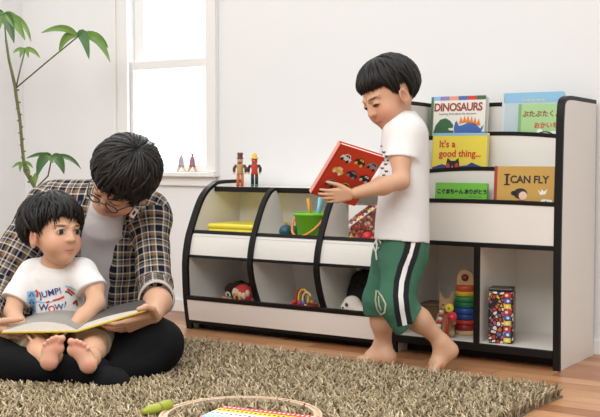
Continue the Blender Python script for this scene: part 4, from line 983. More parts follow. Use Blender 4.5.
for (u, v, r_) in ((384, 152, 1.6), (386.5, 156, 1.3), (383, 160, 1.7), (386, 164, 1.4), (382.5, 168, 1.5), (386.5, 171, 1.6), (384, 175, 1.3), (381.5, 146, 1.0), (388, 160, .9)):
    for a in (0, 1.1): decal(pm, SB, *ribbon([(u - r_, v - .6 + a), (u, v + a * .8), (u + r_, v + .5 - a)], .8, 2), 0, .0016)
clean(pm).build('chest_print', INK, shirt, world=True)
# the red book he holds
TL, TR_, BL = P(341, 144, 3.165), P(382, 157, 3.245), P(311, 194, 3.243)
bx_ = (TR_ - TL); bz_ = (TL - BL); by_ = bx_.cross(bz_).normalized() * 1.0
if by_.dot(FW) < 0: by_ = -by_
zz = bz_.normalized(); xx = (bx_ - zz * bx_.dot(zz)).normalized(); by_ = zz.cross(xx)
bw, bh = bx_.dot(xx) + .012, bz_.length
rb = thing('picture_book', BL, 'red picture book with rows of cars held by the standing boy', 'book', axes(xx, by_, zz))
sk = bx_.dot(zz)
REDC = mat('cover_red', (0.60, 0.045, 0.018), 0.34, var=0.04)
def slab(x0, x1, y0, y1, z0, z1, ins=0.0):
    n = 1; vs = []
    for y in (y0, y1): vs += [(x0, y, z0 + sk * x0 / bw), (x1, y, z0 + sk * x1 / bw), (x1, y, z1 + sk * x1 / bw), (x0, y, z1 + sk * x0 / bw)]
    return vs, [(0, 1, 2, 3), (7, 6, 5, 4), (0, 4, 5, 1), (1, 5, 6, 2), (2, 6, 7, 3), (3, 7, 4, 0)]
sk = 0.0
bh2 = bh; TH = .020
MB().add(*slab(0, bw, 0, .003, 0, bh2)).add(*slab(0, bw, TH - .003, TH, 0, bh2)).add(*slab(0, .004, 0, TH, 0, bh2)).build('cover', REDC, rb, bevel=.001)
MB().add(*slab(.004, bw - .004, .003, TH - .003, .004, bh2 - .004)).build('pages', PAPER, rb)
MB().add(*slab(-.0012, .0, .002, TH - .002, 0.001, bh2 - .001)).build('spine', mat('spine_salmon', (0.72, 0.30, 0.24), 0.4), rb)
cars = [((.26, .80), PWHITE, INK), ((.57, .80), INK, PYEL), ((.86, .79), GREY, INK), ((.25, .55), PYEL, PWHITE), ((.56, .55), INK, GREY), ((.86, .54), INK, PWHITE), ((.25, .30), GREY, INK), ((.56, .30), PYEL, INK), ((.86, .29), PWHITE, INK), ((.25, .08), INK, GREY)]
for (cx, cy), m1, m2 in cars:
    X0, Z0 = cx * bw, cy * bh2
    rot = lambda a, c: (X0 + a * 1.1 + c * .3, -.0008, Z0 - a * .3 + c * 1.1)
    rot2 = lambda a, c: (X0 + a * 1.1 + c * .3, -.0014, Z0 - a * .3 + c * 1.1)
    q = MB(); flat(q, *poly2([(-.018, -.008), (-.017, .002), (-.011, .004), (-.006, .011), (.007, .011), (.012, .004), (.018, .002), (.018, -.008)]), rot); ob = q.build('printed_car', m1, rb)
    q = MB()
    flat(q, *poly2([(-.007, .003), (-.004, .009), (0.0, .009), (0.0, .003)]), rot2); flat(q, *poly2([(.002, .003), (.002, .009), (.006, .009), (.009, .003)]), rot2)
    for wx in (-.010, .010): flat(q, *disc2(wx, -.008, .0048, .0048, 10), rot2)
    q.build('car_window', m2, ob)
# ================================================================== the toddler on the man's lap
kid = thing('person', P(62, 372, 3.4), 'toddler in printed white tee sitting barefoot with a picture book on the lap', 'person')
td = SDF()
K0 = P(53, 229, 3.35); KF = D(0.76, 0.03, 0.62); KU = D(-0.04, 1, -0.05); KS = 1.04
head(td, K0, KF, KU, KS, eyes='open')
td.cap(P(55, 246, 3.37), P(57, 268, 3.40), .034, .040, .02)
td.cap(P(58, 275, 3.40), P(60, 325, 3.45), .062, .075, .03)
td.cap(P(34, 272, 3.42), P(82, 270, 3.38), .034, None, .03)
AL = [(P(86, 273, 3.37), .034), (P(94, 288, 3.345), .030), (P(96, 303, 3.31), .0265), (P(84, 317, 3.25), .026), (P(73, 326, 3.215), .0175)]
td.chain(AL, .014)
hand(td, P(72.5, 326.5, 3.215), D(-.75, -.25, .45), D(-.1, -1, .1), D(.2, .1, 1), .088, curls=((.25, .35, .3),) * 4, thumb=(.7, .6, .2))
AR = [(P(27, 276, 3.42), .034), (P(17, 295, 3.38), .030), (P(13, 312, 3.33), .0265), (P(16, 322, 3.27), .026), (P(24, 329, 3.22), .0175)]
td.chain(AR, .014)
hand(td, P(25, 329.5, 3.22), D(.75, -.15, .4), D(.1, -1, .1), D(-.2, .1, 1), .088, curls=((.25, .35, .3),) * 4)
# legs over the man's shins, soles to the viewer
FD = 3.055
td.chain([(P(48, 333, 3.44), .060), (P(36, 341, 3.25), .040)], .02).chain([(P(36, 342, 3.25), .038), (P(40, 353, 3.17), .035), (P(50, 361, FD + .055), .024)], .02)
td.chain([(P(76, 332, 3.43), .060), (P(95, 339, 3.23), .040)], .02).chain([(P(95, 340, 3.23), .038), (P(93, 350, 3.16), .035), (P(87, 363, FD + .055), .024)], .02)
def sole(heel, arch, b1, b2, toes):
    f_ = (FW, .62); hp_, ap_ = P(*heel, FD), P(*arch, FD + .004); q1, q2 = P(*b1, FD + .002), P(*b2, FD + .004)
    td.cap(hp_, ap_, .0235, .019, .012, fl=f_).cap(ap_, q1, .019, .0175, .012, fl=f_).cap(ap_, q2, .018, .0155, .012, fl=f_).cap(q1, q2, .0175, .0155, .010, fl=f_)
    td.cap(hp_ + V(FW) * .006, hp_ + V(FW) * .05 + UP * .012, .023, .025, .015).cap(ap_ + V(FW) * .008, hp_ + V(FW) * .05 + UP * .012, .014, .022, .02)
    for i, (u, v, r_) in enumerate(toes):
        e = P(u, v, FD - .003); b0 = q1.lerp(q2, i / 4) + UP * .006; td.cap(b0, e, r_ * .8, r_, .0025)
sole((49, 361.5), (50, 353), (57.5, 348), (48, 350.5), ((62, 338.5, .0105), (56.5, 337.5, .0080), (52.3, 338.8, .0075), (48.4, 341, .0072), (44.8, 344.5, .0068)))
sole((88, 364.5), (83, 355.5), (74, 350), (84, 352.5), ((71, 341.5, .0105), (76.6, 341.2, .0080), (80.8, 342.8, .0075), (84.6, 345, .0072), (88, 348.4, .0068)))
SOLEC = (0.66, 0.31, 0.22)
for c, r_ in ((P(53, 346, FD - .02), (.024, .018, .018)), (P(49, 364, FD - .02), (.013, .018, .013)), (P(78, 347, FD - .02), (.024, .018, .018)), (P(89, 366, FD - .02), (.013, .018, .013))): td.pt(c, r_, SOLEC, (RT, FW, UP), 1.0)
td.build('body', SKIN, kid, .003)
hair(kid, K0, KF, KU, KS, [(0, 1.36), (.5, 1.38), (.85, 1.44), (1.10, 1.84), (1.27, 1.96), (1.36, 1.66), (1.70, 1.66), (1.82, 2.12), (2.6, 2.2), (PI, 2.2)], 21, thick=.019, jag=.085, n=520, swirl=.5)
ks = SDF(); khem = (P(60, 330, 3.40), D(0, -1, .1))
ks.cap(P(57, 279, 3.405), P(60, 340, 3.43), .078, .088, .03, cuts=[khem], fl=(FW, .92))
ks.cap(P(36, 273, 3.42), P(82, 271, 3.385), .043, None, .03)
ks.ell(P(57, 264, 3.395), (.058, .055, .026), (RT, FW, UP), .02)
ks.cap(P(82, 273, 3.375), P(98, 300, 3.325), .046, .050, .02, cuts=[(P(93.5, 288.5, 3.345), P(98, 300, 3.325) - P(84, 273, 3.375) + UP * -.02)])
ks.cap(P(32, 274, 3.42), P(12, 306, 3.355), .046, .050, .02, cuts=[(P(14.5, 302, 3.365), P(12, 306, 3.355) - P(30, 272, 3.42))])
ks.ell(P(56.5, 260, 3.372), (.046, .045, .020), (RT, (FW + UP * .25).normalized(), (UP - FW * .25).normalized()), .008, op='sub')
kshirt, KB = ks.build('shirt', TEEW, kid, .0034, wrinkle(.0028, 26, 31), col=False)
def shirt_words(s, u, v, px, m, rot=0.0, bold=.25, nm='lettering'):
    vs, fs = text_geo(s, px, bold * px * .05); c, s_ = math.cos(rot), math.sin(rot); q = MB()
    decal(q, KB, [(u + x * c + y * s_, v + x * s_ - y * c) for x, y in vs], fs, 0, .0026); clean(q).build(nm, m, kshirt, world=True)
shirt_words('JUMP!', 50.5, 293.0, 8.8, NAVY, -.24)
shirt_words('W', 44, 307.5, 9.0, NAVY, -.02); shirt_words('O', 51.8, 309, 9.0, RED, -.02); shirt_words('W', 59, 307, 8.4, NAVY, -.08); shirt_words('!', 65, 304.5, 8.5, NAVY, .2)
def patch(name, m, pts_, w_=None, off=.0017):
    q = MB()
    if w_: decal(q, KB, *ribbon(pts_, w_, 3), 0, off)
    else: decal(q, KB, *poly2(pts_), 0, off)
    clean(q)
    if q.f: q.build(name, m, kshirt, world=True)
for k in range(4):
    v0 = 291.5 + k * 7.2
    patch('blue_block', SKYB, [(27, v0 + 3.4), (36, v0 + 2.6)], 6.6)
    patch('blue_block', BLUE_M, [(29, v0 + 4.8), (31.5, v0 + 1.4), (34.5, v0 + 4.6)], 1.7, .0022)
patch('red_swoosh', RED, [(36, 290), (38, 292.5), (37.5, 297)], 2.2); patch('red_swoosh', RED, [(53, 300.5), (59, 299), (64, 296.5)], 1.8)
patch('blue_swoosh', SKYB, [(36, 301), (42, 302.5), (50, 302), (60, 299)], 1.2, .0014)
patch('red_bird', RED, [(67, 289), (71, 291), (74, 294)], 2.4); patch('dark_bird', INK, [(65, 291.5), (68, 292), (72, 295.5)], 1.4, .0022); patch('sky_streak', SKYB, [(65, 286), (70, 287), (76, 290)], 1.4)
patch('red_star', RED, [(46.5, 302.6), (49.5, 301.4)], 1.8); 
patch('printed_car', RED, [(54, 316), (60, 313.5), (66, 313), (70, 315)], 3.2); patch('printed_car', PORANGE, [(53, 320), (66, 317.5)], 2.0)
patch('printed_shape', BROWNRED, [(73, 304), (76, 300), (77, 306)], 2.0); patch('navy_shape', NAVY, [(36, 318), (44, 319)], 3.0); patch('red_shape', RED, [(30, 321), (38, 321.5)], 2.2)
kt = SDF(); KH = cloth('cotton_khaki', (0.36, 0.29, 0.19))
kt.cap(P(50, 330, 3.45), P(74, 329, 3.44), .074, None, .03)
kt.cap(P(48, 333, 3.44), P(33, 341, 3.22), .070, .054, .03, cuts=[(P(34, 341, 3.238), P(34, 346, 3.24) - P(45, 330, 3.44))])
kt.cap(P(76, 332, 3.43), P(97, 338, 3.20), .070, .054, .03, cuts=[(P(96, 338, 3.22), P(96, 343, 3.22) - P(80, 330, 3.43))])
kt.cap(P(35, 342, 3.24), P(40, 354, 3.165), .053, .050, .03, cuts=[(P(38, 347.5, 3.2), P(40, 353, 3.17) - P(36, 342, 3.25))])
kt.cap(P(95.5, 340, 3.225), P(92.5, 352, 3.15), .053, .050, .03, cuts=[(P(94, 345, 3.2), P(93, 350, 3.16) - P(95, 340, 3.23))])
kt.build('shorts', KH, kid, .0038, wrinkle(.004, 30, 33), col=False)
# ================================================================== open picture book on the lap
S0 = P(77, 331.5, 3.13); L0 = P(3, 332.5, 3.17); R0 = P(147.5, 310, 3.15)
dep_ = (V((FW.x, FW.y, 0)).normalized() * .205 + V((0, 0, 0.006)))
ob = thing('open_book', S0, 'open picture book with yellow cover edge held across the toddler and man', 'book')
PG = mat('page_greyprint', (0.30, 0.28, 0.25), 0.6, var=0.25, vscale=14); PGD = mat('page_darkprint', (0.07, 0.065, 0.06), 0.55, var=0.5, vscale=18); YC = mat('cover_lemon', (0.66, 0.52, 0.03), 0.4)
def halfbook(end, bulge, m, nm, mcov):
    n = 14; bot = []; top = []
    w_ = end - S0; nrm = w_.cross(dep_).normalized(); nrm = nrm if nrm.z > 0 else -nrm
    for i in range(n + 1):
        t = i / n; p = S0 + w_ * t; bot.append(p + nrm * 0.0022); top.append(p + nrm * (.004 + .010 * (1 - .8 * t) * min(1, t * 7) + bulge * math.sin(PI * min(1, t * 1.02)) ** 1.2))
    vs = [p + dep_ * .012 for p in bot] + [p + dep_ * .012 for p in top] + [p + dep_ * .985 for p in bot] + [p + dep_ * .985 for p in top]; k = n + 1; fs = []; mi = []
    for i in range(n):
        fs += [[i, i + 1, k + i + 1, k + i], [k + i, k + i + 1, 3 * k + i + 1, 3 * k + i], [2 * k + i + 1, 2 * k + i, 3 * k + i, 3 * k + i + 1], [i + 1, i, 2 * k + i, 2 * k + i + 1]]; mi += [0, 1, 0, 0]
    fs += [[0, k, 3 * k, 2 * k], [n, k + n, 3 * k + n, 2 * k + n]]; mi += [0, 0]
    mb = MB()
    for f, q in zip(fs, mi): pass
    o = len(mb.v); mb.v += [tuple(v) for v in vs]; mb.f += fs; mb.m += mi; mb.sm += [False] * len(fs)
    mb.build('pages', [PAPER, m], ob, world=True)
    c = MB(); c.obox(S0 + w_ * .51 + dep_ * .5 - nrm * .0004, (w_.normalized(), dep_.normalized(), w_.normalized().cross(dep_.normalized())), (w_.length * .51, dep_.length * .505, .0022)); c.build('cover', mcov, ob, bevel=.0008, world=True)
halfbook(L0, .020, PG, 'left', YC); halfbook(R0, .006, PGD, 'right', YC)
# ================================================================== the seated man
man = thing('person', P(105, 374, 3.5), 'man in glasses and open plaid shirt sitting cross-legged on the rug', 'person')
md_ = SDF(); MSK = (0.60, 0.345, 0.225)
M0 = P(122.5, 178.5, 3.42); MF = D(-0.52, -0.66, 0.55); MU = D(0.10, 0.55, 0.72); MS = 1.14
ML, max_ = head(md_, M0, MF, MU, MS, True, MSK)
md_.cap(P(116, 182, 3.50), P(106, 214, 3.60), .052, .058, .02, MSK)
ZC = [((0, 0, .028), (0, 0, -1))]
md_.cap(P(106, 235, 3.66), P(100, 318, 3.72), .085, .095, .03, MSK)
LSh, LEl, LWr = P(150, 221, 3.60), P(155.5, 287, 3.49), P(153, 314, 3.215)
md_.chain([(LSh, .045), (LEl, .040), (P(157.5, 302, 3.36), .042), (LWr, .029)], .02, MSK)
hand(md_, P(152.5, 315.5, 3.20), D(-.88, -.30, .25), D(-.1, .80, -.55), D(.2, .4, .9), .172, curls=((.10, .40, .35), (.12, .42, .35), (.15, .42, .35), (.2, .42, .35)), spread=.05, tpts=[P(155, 315, 3.19), P(152, 308.5, 3.15), P(145.5, 307, 3.125), P(138.5, 309.5, 3.115)], skin=MSK)
RSh, REl, RWr = P(47, 206, 3.66), P(-2, 288, 3.55), P(-14, 325, 3.27)
md_.chain([(RSh, .045), (REl, .040), (RWr, .029)], .02, MSK)
hand(md_, P(-13, 327, 3.25), D(.8, -.3, .2), D(.05, .65, -.75), D(-.35, .8, .2), .175, curls=((.15, .45, .35),) * 4, skin=MSK)
md_.build('body', SKIN, man, .0036)
hair(man, M0, MF, MU, MS, [(0, 1.56), (.5, 1.58), (.95, 1.58), (1.2, 1.80), (1.42, 2.0), (1.52, 1.70), (1.86, 1.72), (2.05, 2.15), (2.6, 2.28), (PI, 2.3)], 41, thick=.024, jag=.10, n=700, swirl=.7, crown=(-.28, -.30, 1.0))
# glasses
g = MB(); FRM = mat('glasses_frame', (0.012, 0.010, 0.010), 0.3)
gl_ = lambda a, b, c: ML(a, b, c)
for q in (-1, 1):
    g.tube([gl_(q * .031 + .021 * math.cos(2 * PI * i / 20), .0965 - .004 * abs(math.cos(2 * PI * i / 20)), -.012 + .014 * math.sin(2 * PI * i / 20)) for i in range(20)], .0022, 6, closed=True)
    g.tube([gl_(q * .052, .092, -.008), gl_(q * .070, .06, -.008), gl_(q * .076, .0, -.006), gl_(q * .074, -.02, -.016)], .0019, 6)
g.tube([gl_(-.010, .0965, -.009), gl_(0, .099, -.007), gl_(.010, .0965, -.009)], .0017, 6)
go = g.build('eyeglasses', FRM, man, world=True)
LENS = gm
for q in (-1, 1):
    vs = [gl_(q * .031 + .020 * math.cos(2 * PI * i / 20), .096, -.012 + .0132 * math.sin(2 * PI * i / 20)) for i in range(20)]
    MB().add(vs, [list(range(20))]).build('lens', LENS, go, world=True)
# plaid cloth
def plaid():
    m, nt, b = nodes('plaid_cotton'); L = nt.links; uvn = nt.nodes.new('ShaderNodeUVMap'); sp = nt.nodes.new('ShaderNodeSeparateXYZ'); L.new(uvn.outputs[0], sp.inputs[0])
    stops = [(0.0, (.010, .013, .026)), (.30, (.60, .56, .50)), (.36, (.20, .125, .06)), (.52, (.010, .013, .026)), (.66, (.55, .52, .46)), (.71, (.03, .035, .07)), (.80, (.22, .16, .09)), (.93, (.62, .58, .53))]
    outs = []
    for ax, ph in (('X', .1), ('Y', .35)):
        mm = nt.nodes.new('ShaderNodeMath'); mm.operation = 'MULTIPLY_ADD'; mm.inputs[1].default_value = 1 / .072; mm.inputs[2].default_value = ph + 50; L.new(sp.outputs[ax], mm.inputs[0])
        fr = nt.nodes.new('ShaderNodeMath'); fr.operation = 'FRACT'; L.new(mm.outputs[0], fr.inputs[0])
        r = nt.nodes.new('ShaderNodeValToRGB'); r.color_ramp.interpolation = 'CONSTANT'; e = r.color_ramp.elements
        for i, (p_, c) in enumerate(stops):
            el = e[i] if i < 2 else e.new(p_); el.position = p_; el.color = (*c, 1)
        L.new(fr.outputs[0], r.inputs[0]); outs.append(r)
    mx = nt.nodes.new('ShaderNodeMix'); mx.data_type = 'RGBA'; mx.inputs['Factor'].default_value = .5; L.new(outs[0].outputs[0], mx.inputs['A']); L.new(outs[1].outputs[0], mx.inputs['B'])
    L.new(mx.outputs['Result'], b.inputs['Base Color']); b.inputs['Roughness'].default_value = .9; b.inputs['Specular IOR Level'].default_value = .1; return m
PLAID = plaid()
TEEG = cloth('cotton_greylilac', (0.56, 0.52, 0.52)); TRK = cloth('cotton_black', (0.006, 0.006, 0.007), 0.85)
nk = P(109, 205, 3.58); pv = P(100, 338, 3.70)
tee = SDF(); tee.cap(P(108, 222, 3.645), pv + V(FW) * .03, .118, .125, .04, fl=(FW, .80), cuts=ZC).cap(P(108, 208, 3.60), P(108, 222, 3.63), .072, .10, .04)
tee.ell(P(108, 203, 3.525), (.055, .05, .03), (RT, FW, UP), .01, op='sub')
tee.build('tee_shirt', TEEG, man, .0045, wrinkle(.005, 15, 51, V((0, 0, 1))), col=False)
ps = SDF()
ps.cap(P(108, 224, 3.66), P(101, 345, 3.735), .142, .150, .04, fl=(FW, .84), cuts=ZC).cap(P(62, 245, 3.70), P(46, 335, 3.72), .10, .11, .04, cuts=ZC)
ps.cap(P(106, 200, 3.64), P(60, 200, 3.67), .070, .074, .04).cap(P(110, 203, 3.63), P(148, 214, 3.62), .070, .074, .04)
ps.cap(LSh, LEl, .068, .058, .04).cap(LEl, P(156.5, 302, 3.33), .058, .056, .02, cuts=[(P(156.5, 297, 3.375), P(156.5, 306, 3.28) - LEl)])
ps.cap(RSh + V((0, 0, -.005)), REl, .082, .066, .04).cap(REl, RWr, .062, .052, .02)
ps.cap(P(96, 170, 3.40), P(98, 205, 3.46), .052, .052, .01, op='sub').cap(P(98, 205, 3.49), P(90, 262, 3.53), .072, .080, .01, op='sub').cap(P(90, 262, 3.53), P(78, 360, 3.57), .080, .09, .01, op='sub')
ps.cap(P(116, 178, 3.47), P(106, 222, 3.59), .064, .066, .01, op='sub')
pshirt, PB = ps.build('plaid_shirt', PLAID, man, .0042, wrinkle(.006, 17, 52), uv=True, col=False)
# turned-up cuff, collar, tag
def ring_at(c, ax_, r, w_, n=26):
    a = V(ax_).normalized(); x = a.cross(V((0, 0, 1))).normalized(); y = a.cross(x); mb = MB(); vs = []; fs = []
    for i in range(n):
        t = 2 * PI * i / n; d = x * math.cos(t) + y * math.sin(t); k = 1 + .03 * math.sin(3 * t)
        for s_, rr in ((-.5, r), (.5, r * .97), (.5, r * .90), (-.5, r * .92)): vs.append(c + a * (w_ * s_) + d * rr * k)
    for i in range(n):
        j = (i + 1) % n
        for q in range(4): fs.append([i * 4 + q, i * 4 + (q + 1) % 4, j * 4 + (q + 1) % 4, j * 4 + q])
    return mb.add(vs, fs, 0, True)
ring_at(P(156.5, 298.5, 3.368), P(156.5, 306, 3.28) - LEl, .059, .020).build('cuff', cloth('cuff_lining', (0.50, 0.47, 0.42)), pshirt, world=True)
def collar(pts, h_, th_):
    mb = MB(); vs = []; fs = []
    for p, o in pts: vs += [p, p + o * h_]
    n = len(pts); vs2 = [v + FW * th_ for v in [V(q) for q in vs]]
    for i in range(n - 1): fs += [[2 * i, 2 * i + 1, 2 * i + 3, 2 * i + 2], [2 * n + 2 * i, 2 * n + 2 * i + 2, 2 * n + 2 * i + 3, 2 * n + 2 * i + 1]]
    for i in range(n - 1): fs += [[2 * i, 2 * i + 2, 2 * n + 2 * i + 2, 2 * n + 2 * i], [2 * i + 1, 2 * n + 2 * i + 1, 2 * n + 2 * i + 3, 2 * i + 3]]
    fs += [[0, 2 * n, 2 * n + 1, 1], [2 * n - 2, 2 * n - 1, 4 * n - 1, 4 * n - 2]]
    mb.add(vs + vs2, fs, 0); return mb
o_ = collar([(P(139, 199, 3.53), D(.7, -.5, .3)), (P(134, 207, 3.49), D(.8, -.4, .4)), (P(129, 216, 3.47), D(.75, -.2, .5)), (P(125, 226, 3.47), D(.6, .3, .4))], .034, .006).build('collar', PLAID, pshirt, world=True)
uv = o_.data.uv_layers.new(name='UVMap')
for i, lp in enumerate(o_.data.loops): co3 = o_.data.vertices[lp.vertex_index].co; uv.data[i].uv = (co3.dot(RT), co3.dot(UP))
tg = P(134, 213, 3.43); MB().obox(tg, (D(.75, -.55, 0), D(.55, .8, .1), D(0, -.1, 1)), (.0085, .016, .001)).build('tag', PWHITE, pshirt, world=True)
MB().obox(tg + D(0, 0, 1) * .0012, (D(.75, -.55, 0), D(.55, .8, .1), D(0, -.1, 1)), (.0035, .007, .0006)).build('tag_slot', INK, pshirt, world=True)
# black trousers, crossed legs
tz = SDF()
tz.cap(P(80, 345, 3.70), P(122, 343, 3.68), .115, None, .04, cuts=ZC)
KL = P(153, 346, 3.285); KR = P(-38, 344, 3.34)
tz.cap(P(116, 340, 3.64), KL, .100, .090, .04, cuts=ZC).cap(KL, P(70, 366, 3.29), .084, .058, .04, cuts=ZC)
tz.cap(P(75, 342, 3.66), KR, .100, .088, .04, cuts=ZC).cap(KR, P(20, 367, 3.17), .084, .056, .04, cuts=ZC).cap(P(20, 367, 3.17), P(98, 372, 3.125), .056, .046, .03, cuts=ZC)
tz.cap(P(145, 362, 3.23), P(120, 370, 3.20), .055, .05, .03, cuts=ZC)
tz.build('trousers', TRK, man, .005, wrinkle(.005, 14, 53), col=False)
sk_ = SDF(); SOCK = cloth('sock_black', (0.010, 0.010, 0.011), .9)
sk_.cap(P(96, 374, 3.12), P(108, 380, 3.10), .034, .036, .02).cap(P(108, 380, 3.10), P(121, 381, 3.10), .034, .026, .02).cap(P(118, 376, 3.11), P(122, 384, 3.10), .022, .020, .015)
sk_.build('sock', SOCK, man, .004, col=False)
# ================================================================== toys on the rug
ZR = 0.032
a_, b_, c_ = PZ(172, 408, ZR), PZ(249, 398, ZR), PZ(321, 413, ZR)
def circ(a, b, c):
    ax, ay, bx_, by2, cx, cy = a.x, a.y, b.x, b.y, c.x, c.y; d = 2 * (ax * (by2 - cy) + bx_ * (cy - ay) + cx * (ay - by2))
    ux = ((ax * ax + ay * ay) * (by2 - cy) + (bx_ * bx_ + by2 * by2) * (cy - ay) + (cx * cx + cy * cy) * (ay - by2)) / d
    uy = ((ax * ax + ay * ay) * (cx - bx_) + (bx_ * bx_ + by2 * by2) * (ax - cx) + (cx * cx + cy * cy) * (bx_ - ax)) / d
    return V((ux, uy, 0)), (V((ux, uy)) - V((ax, ay))).length
cc, cr = circ(a_, b_, c_)
# ================================================================== shag rug
RA = -0.030; rugc = V((-1.02, -0.985, 0)); RW2, RH2 = 1.130, 0.662
rug = thing('shag_rug', rugc, 'brown-grey shaggy rug in front of the white racks', 'rug', rz(RA))
mb = MB(); n = 60; pts = []
def edge(t):                                                        # rectangle with softly waving edge
    per = [(-RW2, -RH2), (RW2, -RH2), (RW2, RH2), (-RW2, RH2)]; k = int(t * 4) % 4; f = t * 4 - int(t * 4); a, b = V(per[k]), V(per[(k + 1) % 4]); p = a.lerp(b, f)
    return p * (1 + .006 * math.sin(t * 90))
mb.prism([tuple(edge(i / 200)) for i in range(200)], 'z', 0.0, 0.006)
mb.build('backing', mat('rug_backing', (0.16, 0.13, 0.09), 0.95, 0.5, 90), rug)
sp_ = 0.0105; gx = np.arange(-RW2, RW2, sp_); gy = np.arange(-RH2, RH2, sp_)
X_, Y_ = np.meshgrid(gx, gy); X_ = X_.ravel() + rng.uniform(-.5, .5, X_.size) * sp_; Y_ = Y_.ravel() + rng.uniform(-.5, .5, Y_.size) * sp_
keep = Y_ > -0.62 + 0.0 * X_; X_ = X_[keep]; Y_ = Y_[keep]; N_ = len(X_)
az = rng.uniform(0, 2 * PI, N_) ; ln = rng.uniform(.030, .045, N_); lean = rng.uniform(.6, 1.6, N_); curlv = rng.uniform(-.5, 1.1, N_); rad = rng.uniform(.0024, .0036, N_)
flow = .5 * np.sin(X_ * 5 + 1) + .5 * np.cos(Y_ * 6); az = az * .75 + flow
K = 4; P0 = np.stack([X_, Y_, np.full(N_, .004)], 1); rings = []; p = P0; 
for k in range(K):
    ang = lean * (k / (K - 1)) + curlv * (k / (K - 1)) ** 2; d = np.stack([np.sin(ang) * np.cos(az), np.sin(ang) * np.sin(az), np.cos(ang)], 1)
    s_ = np.stack([-np.sin(az), np.cos(az), np.zeros(N_)], 1); nn = np.cross(d, s_); rk = rad * (.85, 1.1, 1.1, .75)[k]
    tw = k * .9
    for j in range(4):
        a = 2 * PI * j / 4 + tw; rings.append(p + s_ * (rk * math.cos(a))[:, None] + nn * (rk * math.sin(a))[:, None])
    p = p + d * (ln / (K - 1))[:, None]
VV = np.stack(rings, 1)                                              # N, 16, 3
fa = []
for k in range(K - 1):
    for j in range(4): fa.append([k * 4 + j, k * 4 + (j + 1) % 4, (k + 1) * 4 + (j + 1) % 4, (k + 1) * 4 + j])
fa.append([12, 13, 14, 15])
fa = np.array(fa); Q_ = (fa[None] + (np.arange(N_) * 16)[:, None, None]).reshape(-1, 4)

gx_ = rugc.x + X_ * math.cos(RA) - Y_ * math.sin(RA); gy_ = rugc.y + X_ * math.sin(RA) + Y_ * math.cos(RA)
dr_ = np.hypot(gx_ - cc.x, gy_ - cc.y); press = np.abs(dr_ - cr + .011) < .017
e0, e1 = PZ(224, 405, ZR + .006), PZ(286, 412, ZR + .006); xd = (e1 - e0).normalized(); yd = V((0, 0, 1)).cross(xd)
lx_ = (gx_ - e0.x) * xd.x + (gy_ - e0.y) * xd.y; ly_ = (gx_ - e0.x) * yd.x + (gy_ - e0.y) * yd.y; press |= (lx_ > -.012) & (lx_ < .312) & (ly_ > -.172) & (ly_ < .012)
VV[press, :, 2] = np.minimum(VV[press, :, 2], ZR - .006)
VV[:, :, 2] = np.maximum(VV[:, :, 2], .002)
me = bpy.data.meshes.new('pile'); me.vertices.add(N_ * 16); me.vertices.foreach_set('co', VV.reshape(-1).astype(np.float32)); me.loops.add(len(Q_) * 4); me.polygons.add(len(Q_))
me.loops.foreach_set('vertex_index', Q_.ravel().astype(np.int32)); me.polygons.foreach_set('loop_start', np.arange(0, len(Q_) * 4, 4, dtype=np.int32)); me.update(calc_edges=True)
me.polygons.foreach_set('use_smooth', np.ones(len(Q_), dtype=bool))
base_c = np.array([[.38, .29, .175], [.50, .40, .25], [.20, .145, .08], [.64, .53, .36]])[rng.choice(4, N_, p=[.4, .3, .2, .1])] * rng.uniform(.85, 1.15, (N_, 1))
ca = me.color_attributes.new('Col', 'FLOAT_COLOR', 'POINT'); ca.data.foreach_set('color', np.c_[np.repeat(base_c, 16, 0), np.ones(N_ * 16)].astype(np.float32).ravel())
me.materials.append(mat_attr('shag_yarn', .9)); po = place(me, 'pile', rug); po['kind'] = 'stuff'
# toys on the rug
hoop = thing('wooden_track_ring', (cc.x, cc.y, ZR - .004), 'pale wooden toy track ring lying on the rug', 'toy track')
hpn = 72; PALEW = mat('wood_beech', (0.60, 0.44, 0.30), .5, var=.12, vscale=30)
for k in range(4):
    m_ = MB(); vs = []; fs = []; n = 18
    for i in range(n + 1):
        a = PI / 2 * k + (PI / 2 - .012) * i / n
        for r_, z_ in ((cr - .022, 0), (cr, 0), (cr, .010), (cr - .007, .010), (cr - .007, .007), (cr - .015, .007), (cr - .015, .010), (cr - .022, .010)): vs.append((r_ * math.cos(a), r_ * math.sin(a), z_))
    for i in range(n):
        for j in range(8): fs.append([i * 8 + j, i * 8 + (j + 1) % 8, (i + 1) * 8 + (j + 1) % 8, (i + 1) * 8 + j])
    fs += [list(range(8))[::-1], [n * 8 + j for j in range(8)]]
    m_.add(vs, fs).build('track_piece', PALEW, hoop)
# striped play board inside the ring
sb_ = thing('striped_board', (e0.x, e0.y, ZR - .004), 'toy board with red, yellow and white dotted stripes inside the wooden ring', 'toy board', axes(xd, yd, V((0, 0, 1))))
WB = .30; MB().box(0, -.16, 0, WB, .0, .007).build('board', PWHITE, sb_, bevel=.002)
rows = ((-.026, .0, PRED, PWHITE), (-.056, -.028, YEL, INK), (-.094, -.058, PWHITE, INK), (-.125, -.096, SKYB, PWHITE), (-.156, -.127, PRED, PWHITE))
for y0, y1, m1, m2 in rows:
    so = MB().box(.002, y0, .0071, WB - .002, y1, .0085).build('stripe', m1, sb_)
    d_ = MB(); nq = 22
    for i in range(nq):
        x0 = .008 + i * (WB - .012) / nq; yc = (y0 + y1) / 2; flat(d_, *rect2(x0, yc - .005, x0 + .006, yc + .005), lambda a, c: (a, c, .0089))
    d_.build('dotted_line', m2, so)
q0, q1 = PZ(147, 411.5, ZR + .012), PZ(169.5, 405, ZR + .012)
pg = thing('wooden_peg', (q0 + q1) / 2 - V((0, 0, .011)), 'yellow-green wooden peg lying on the rug beside the track ring', 'peg')
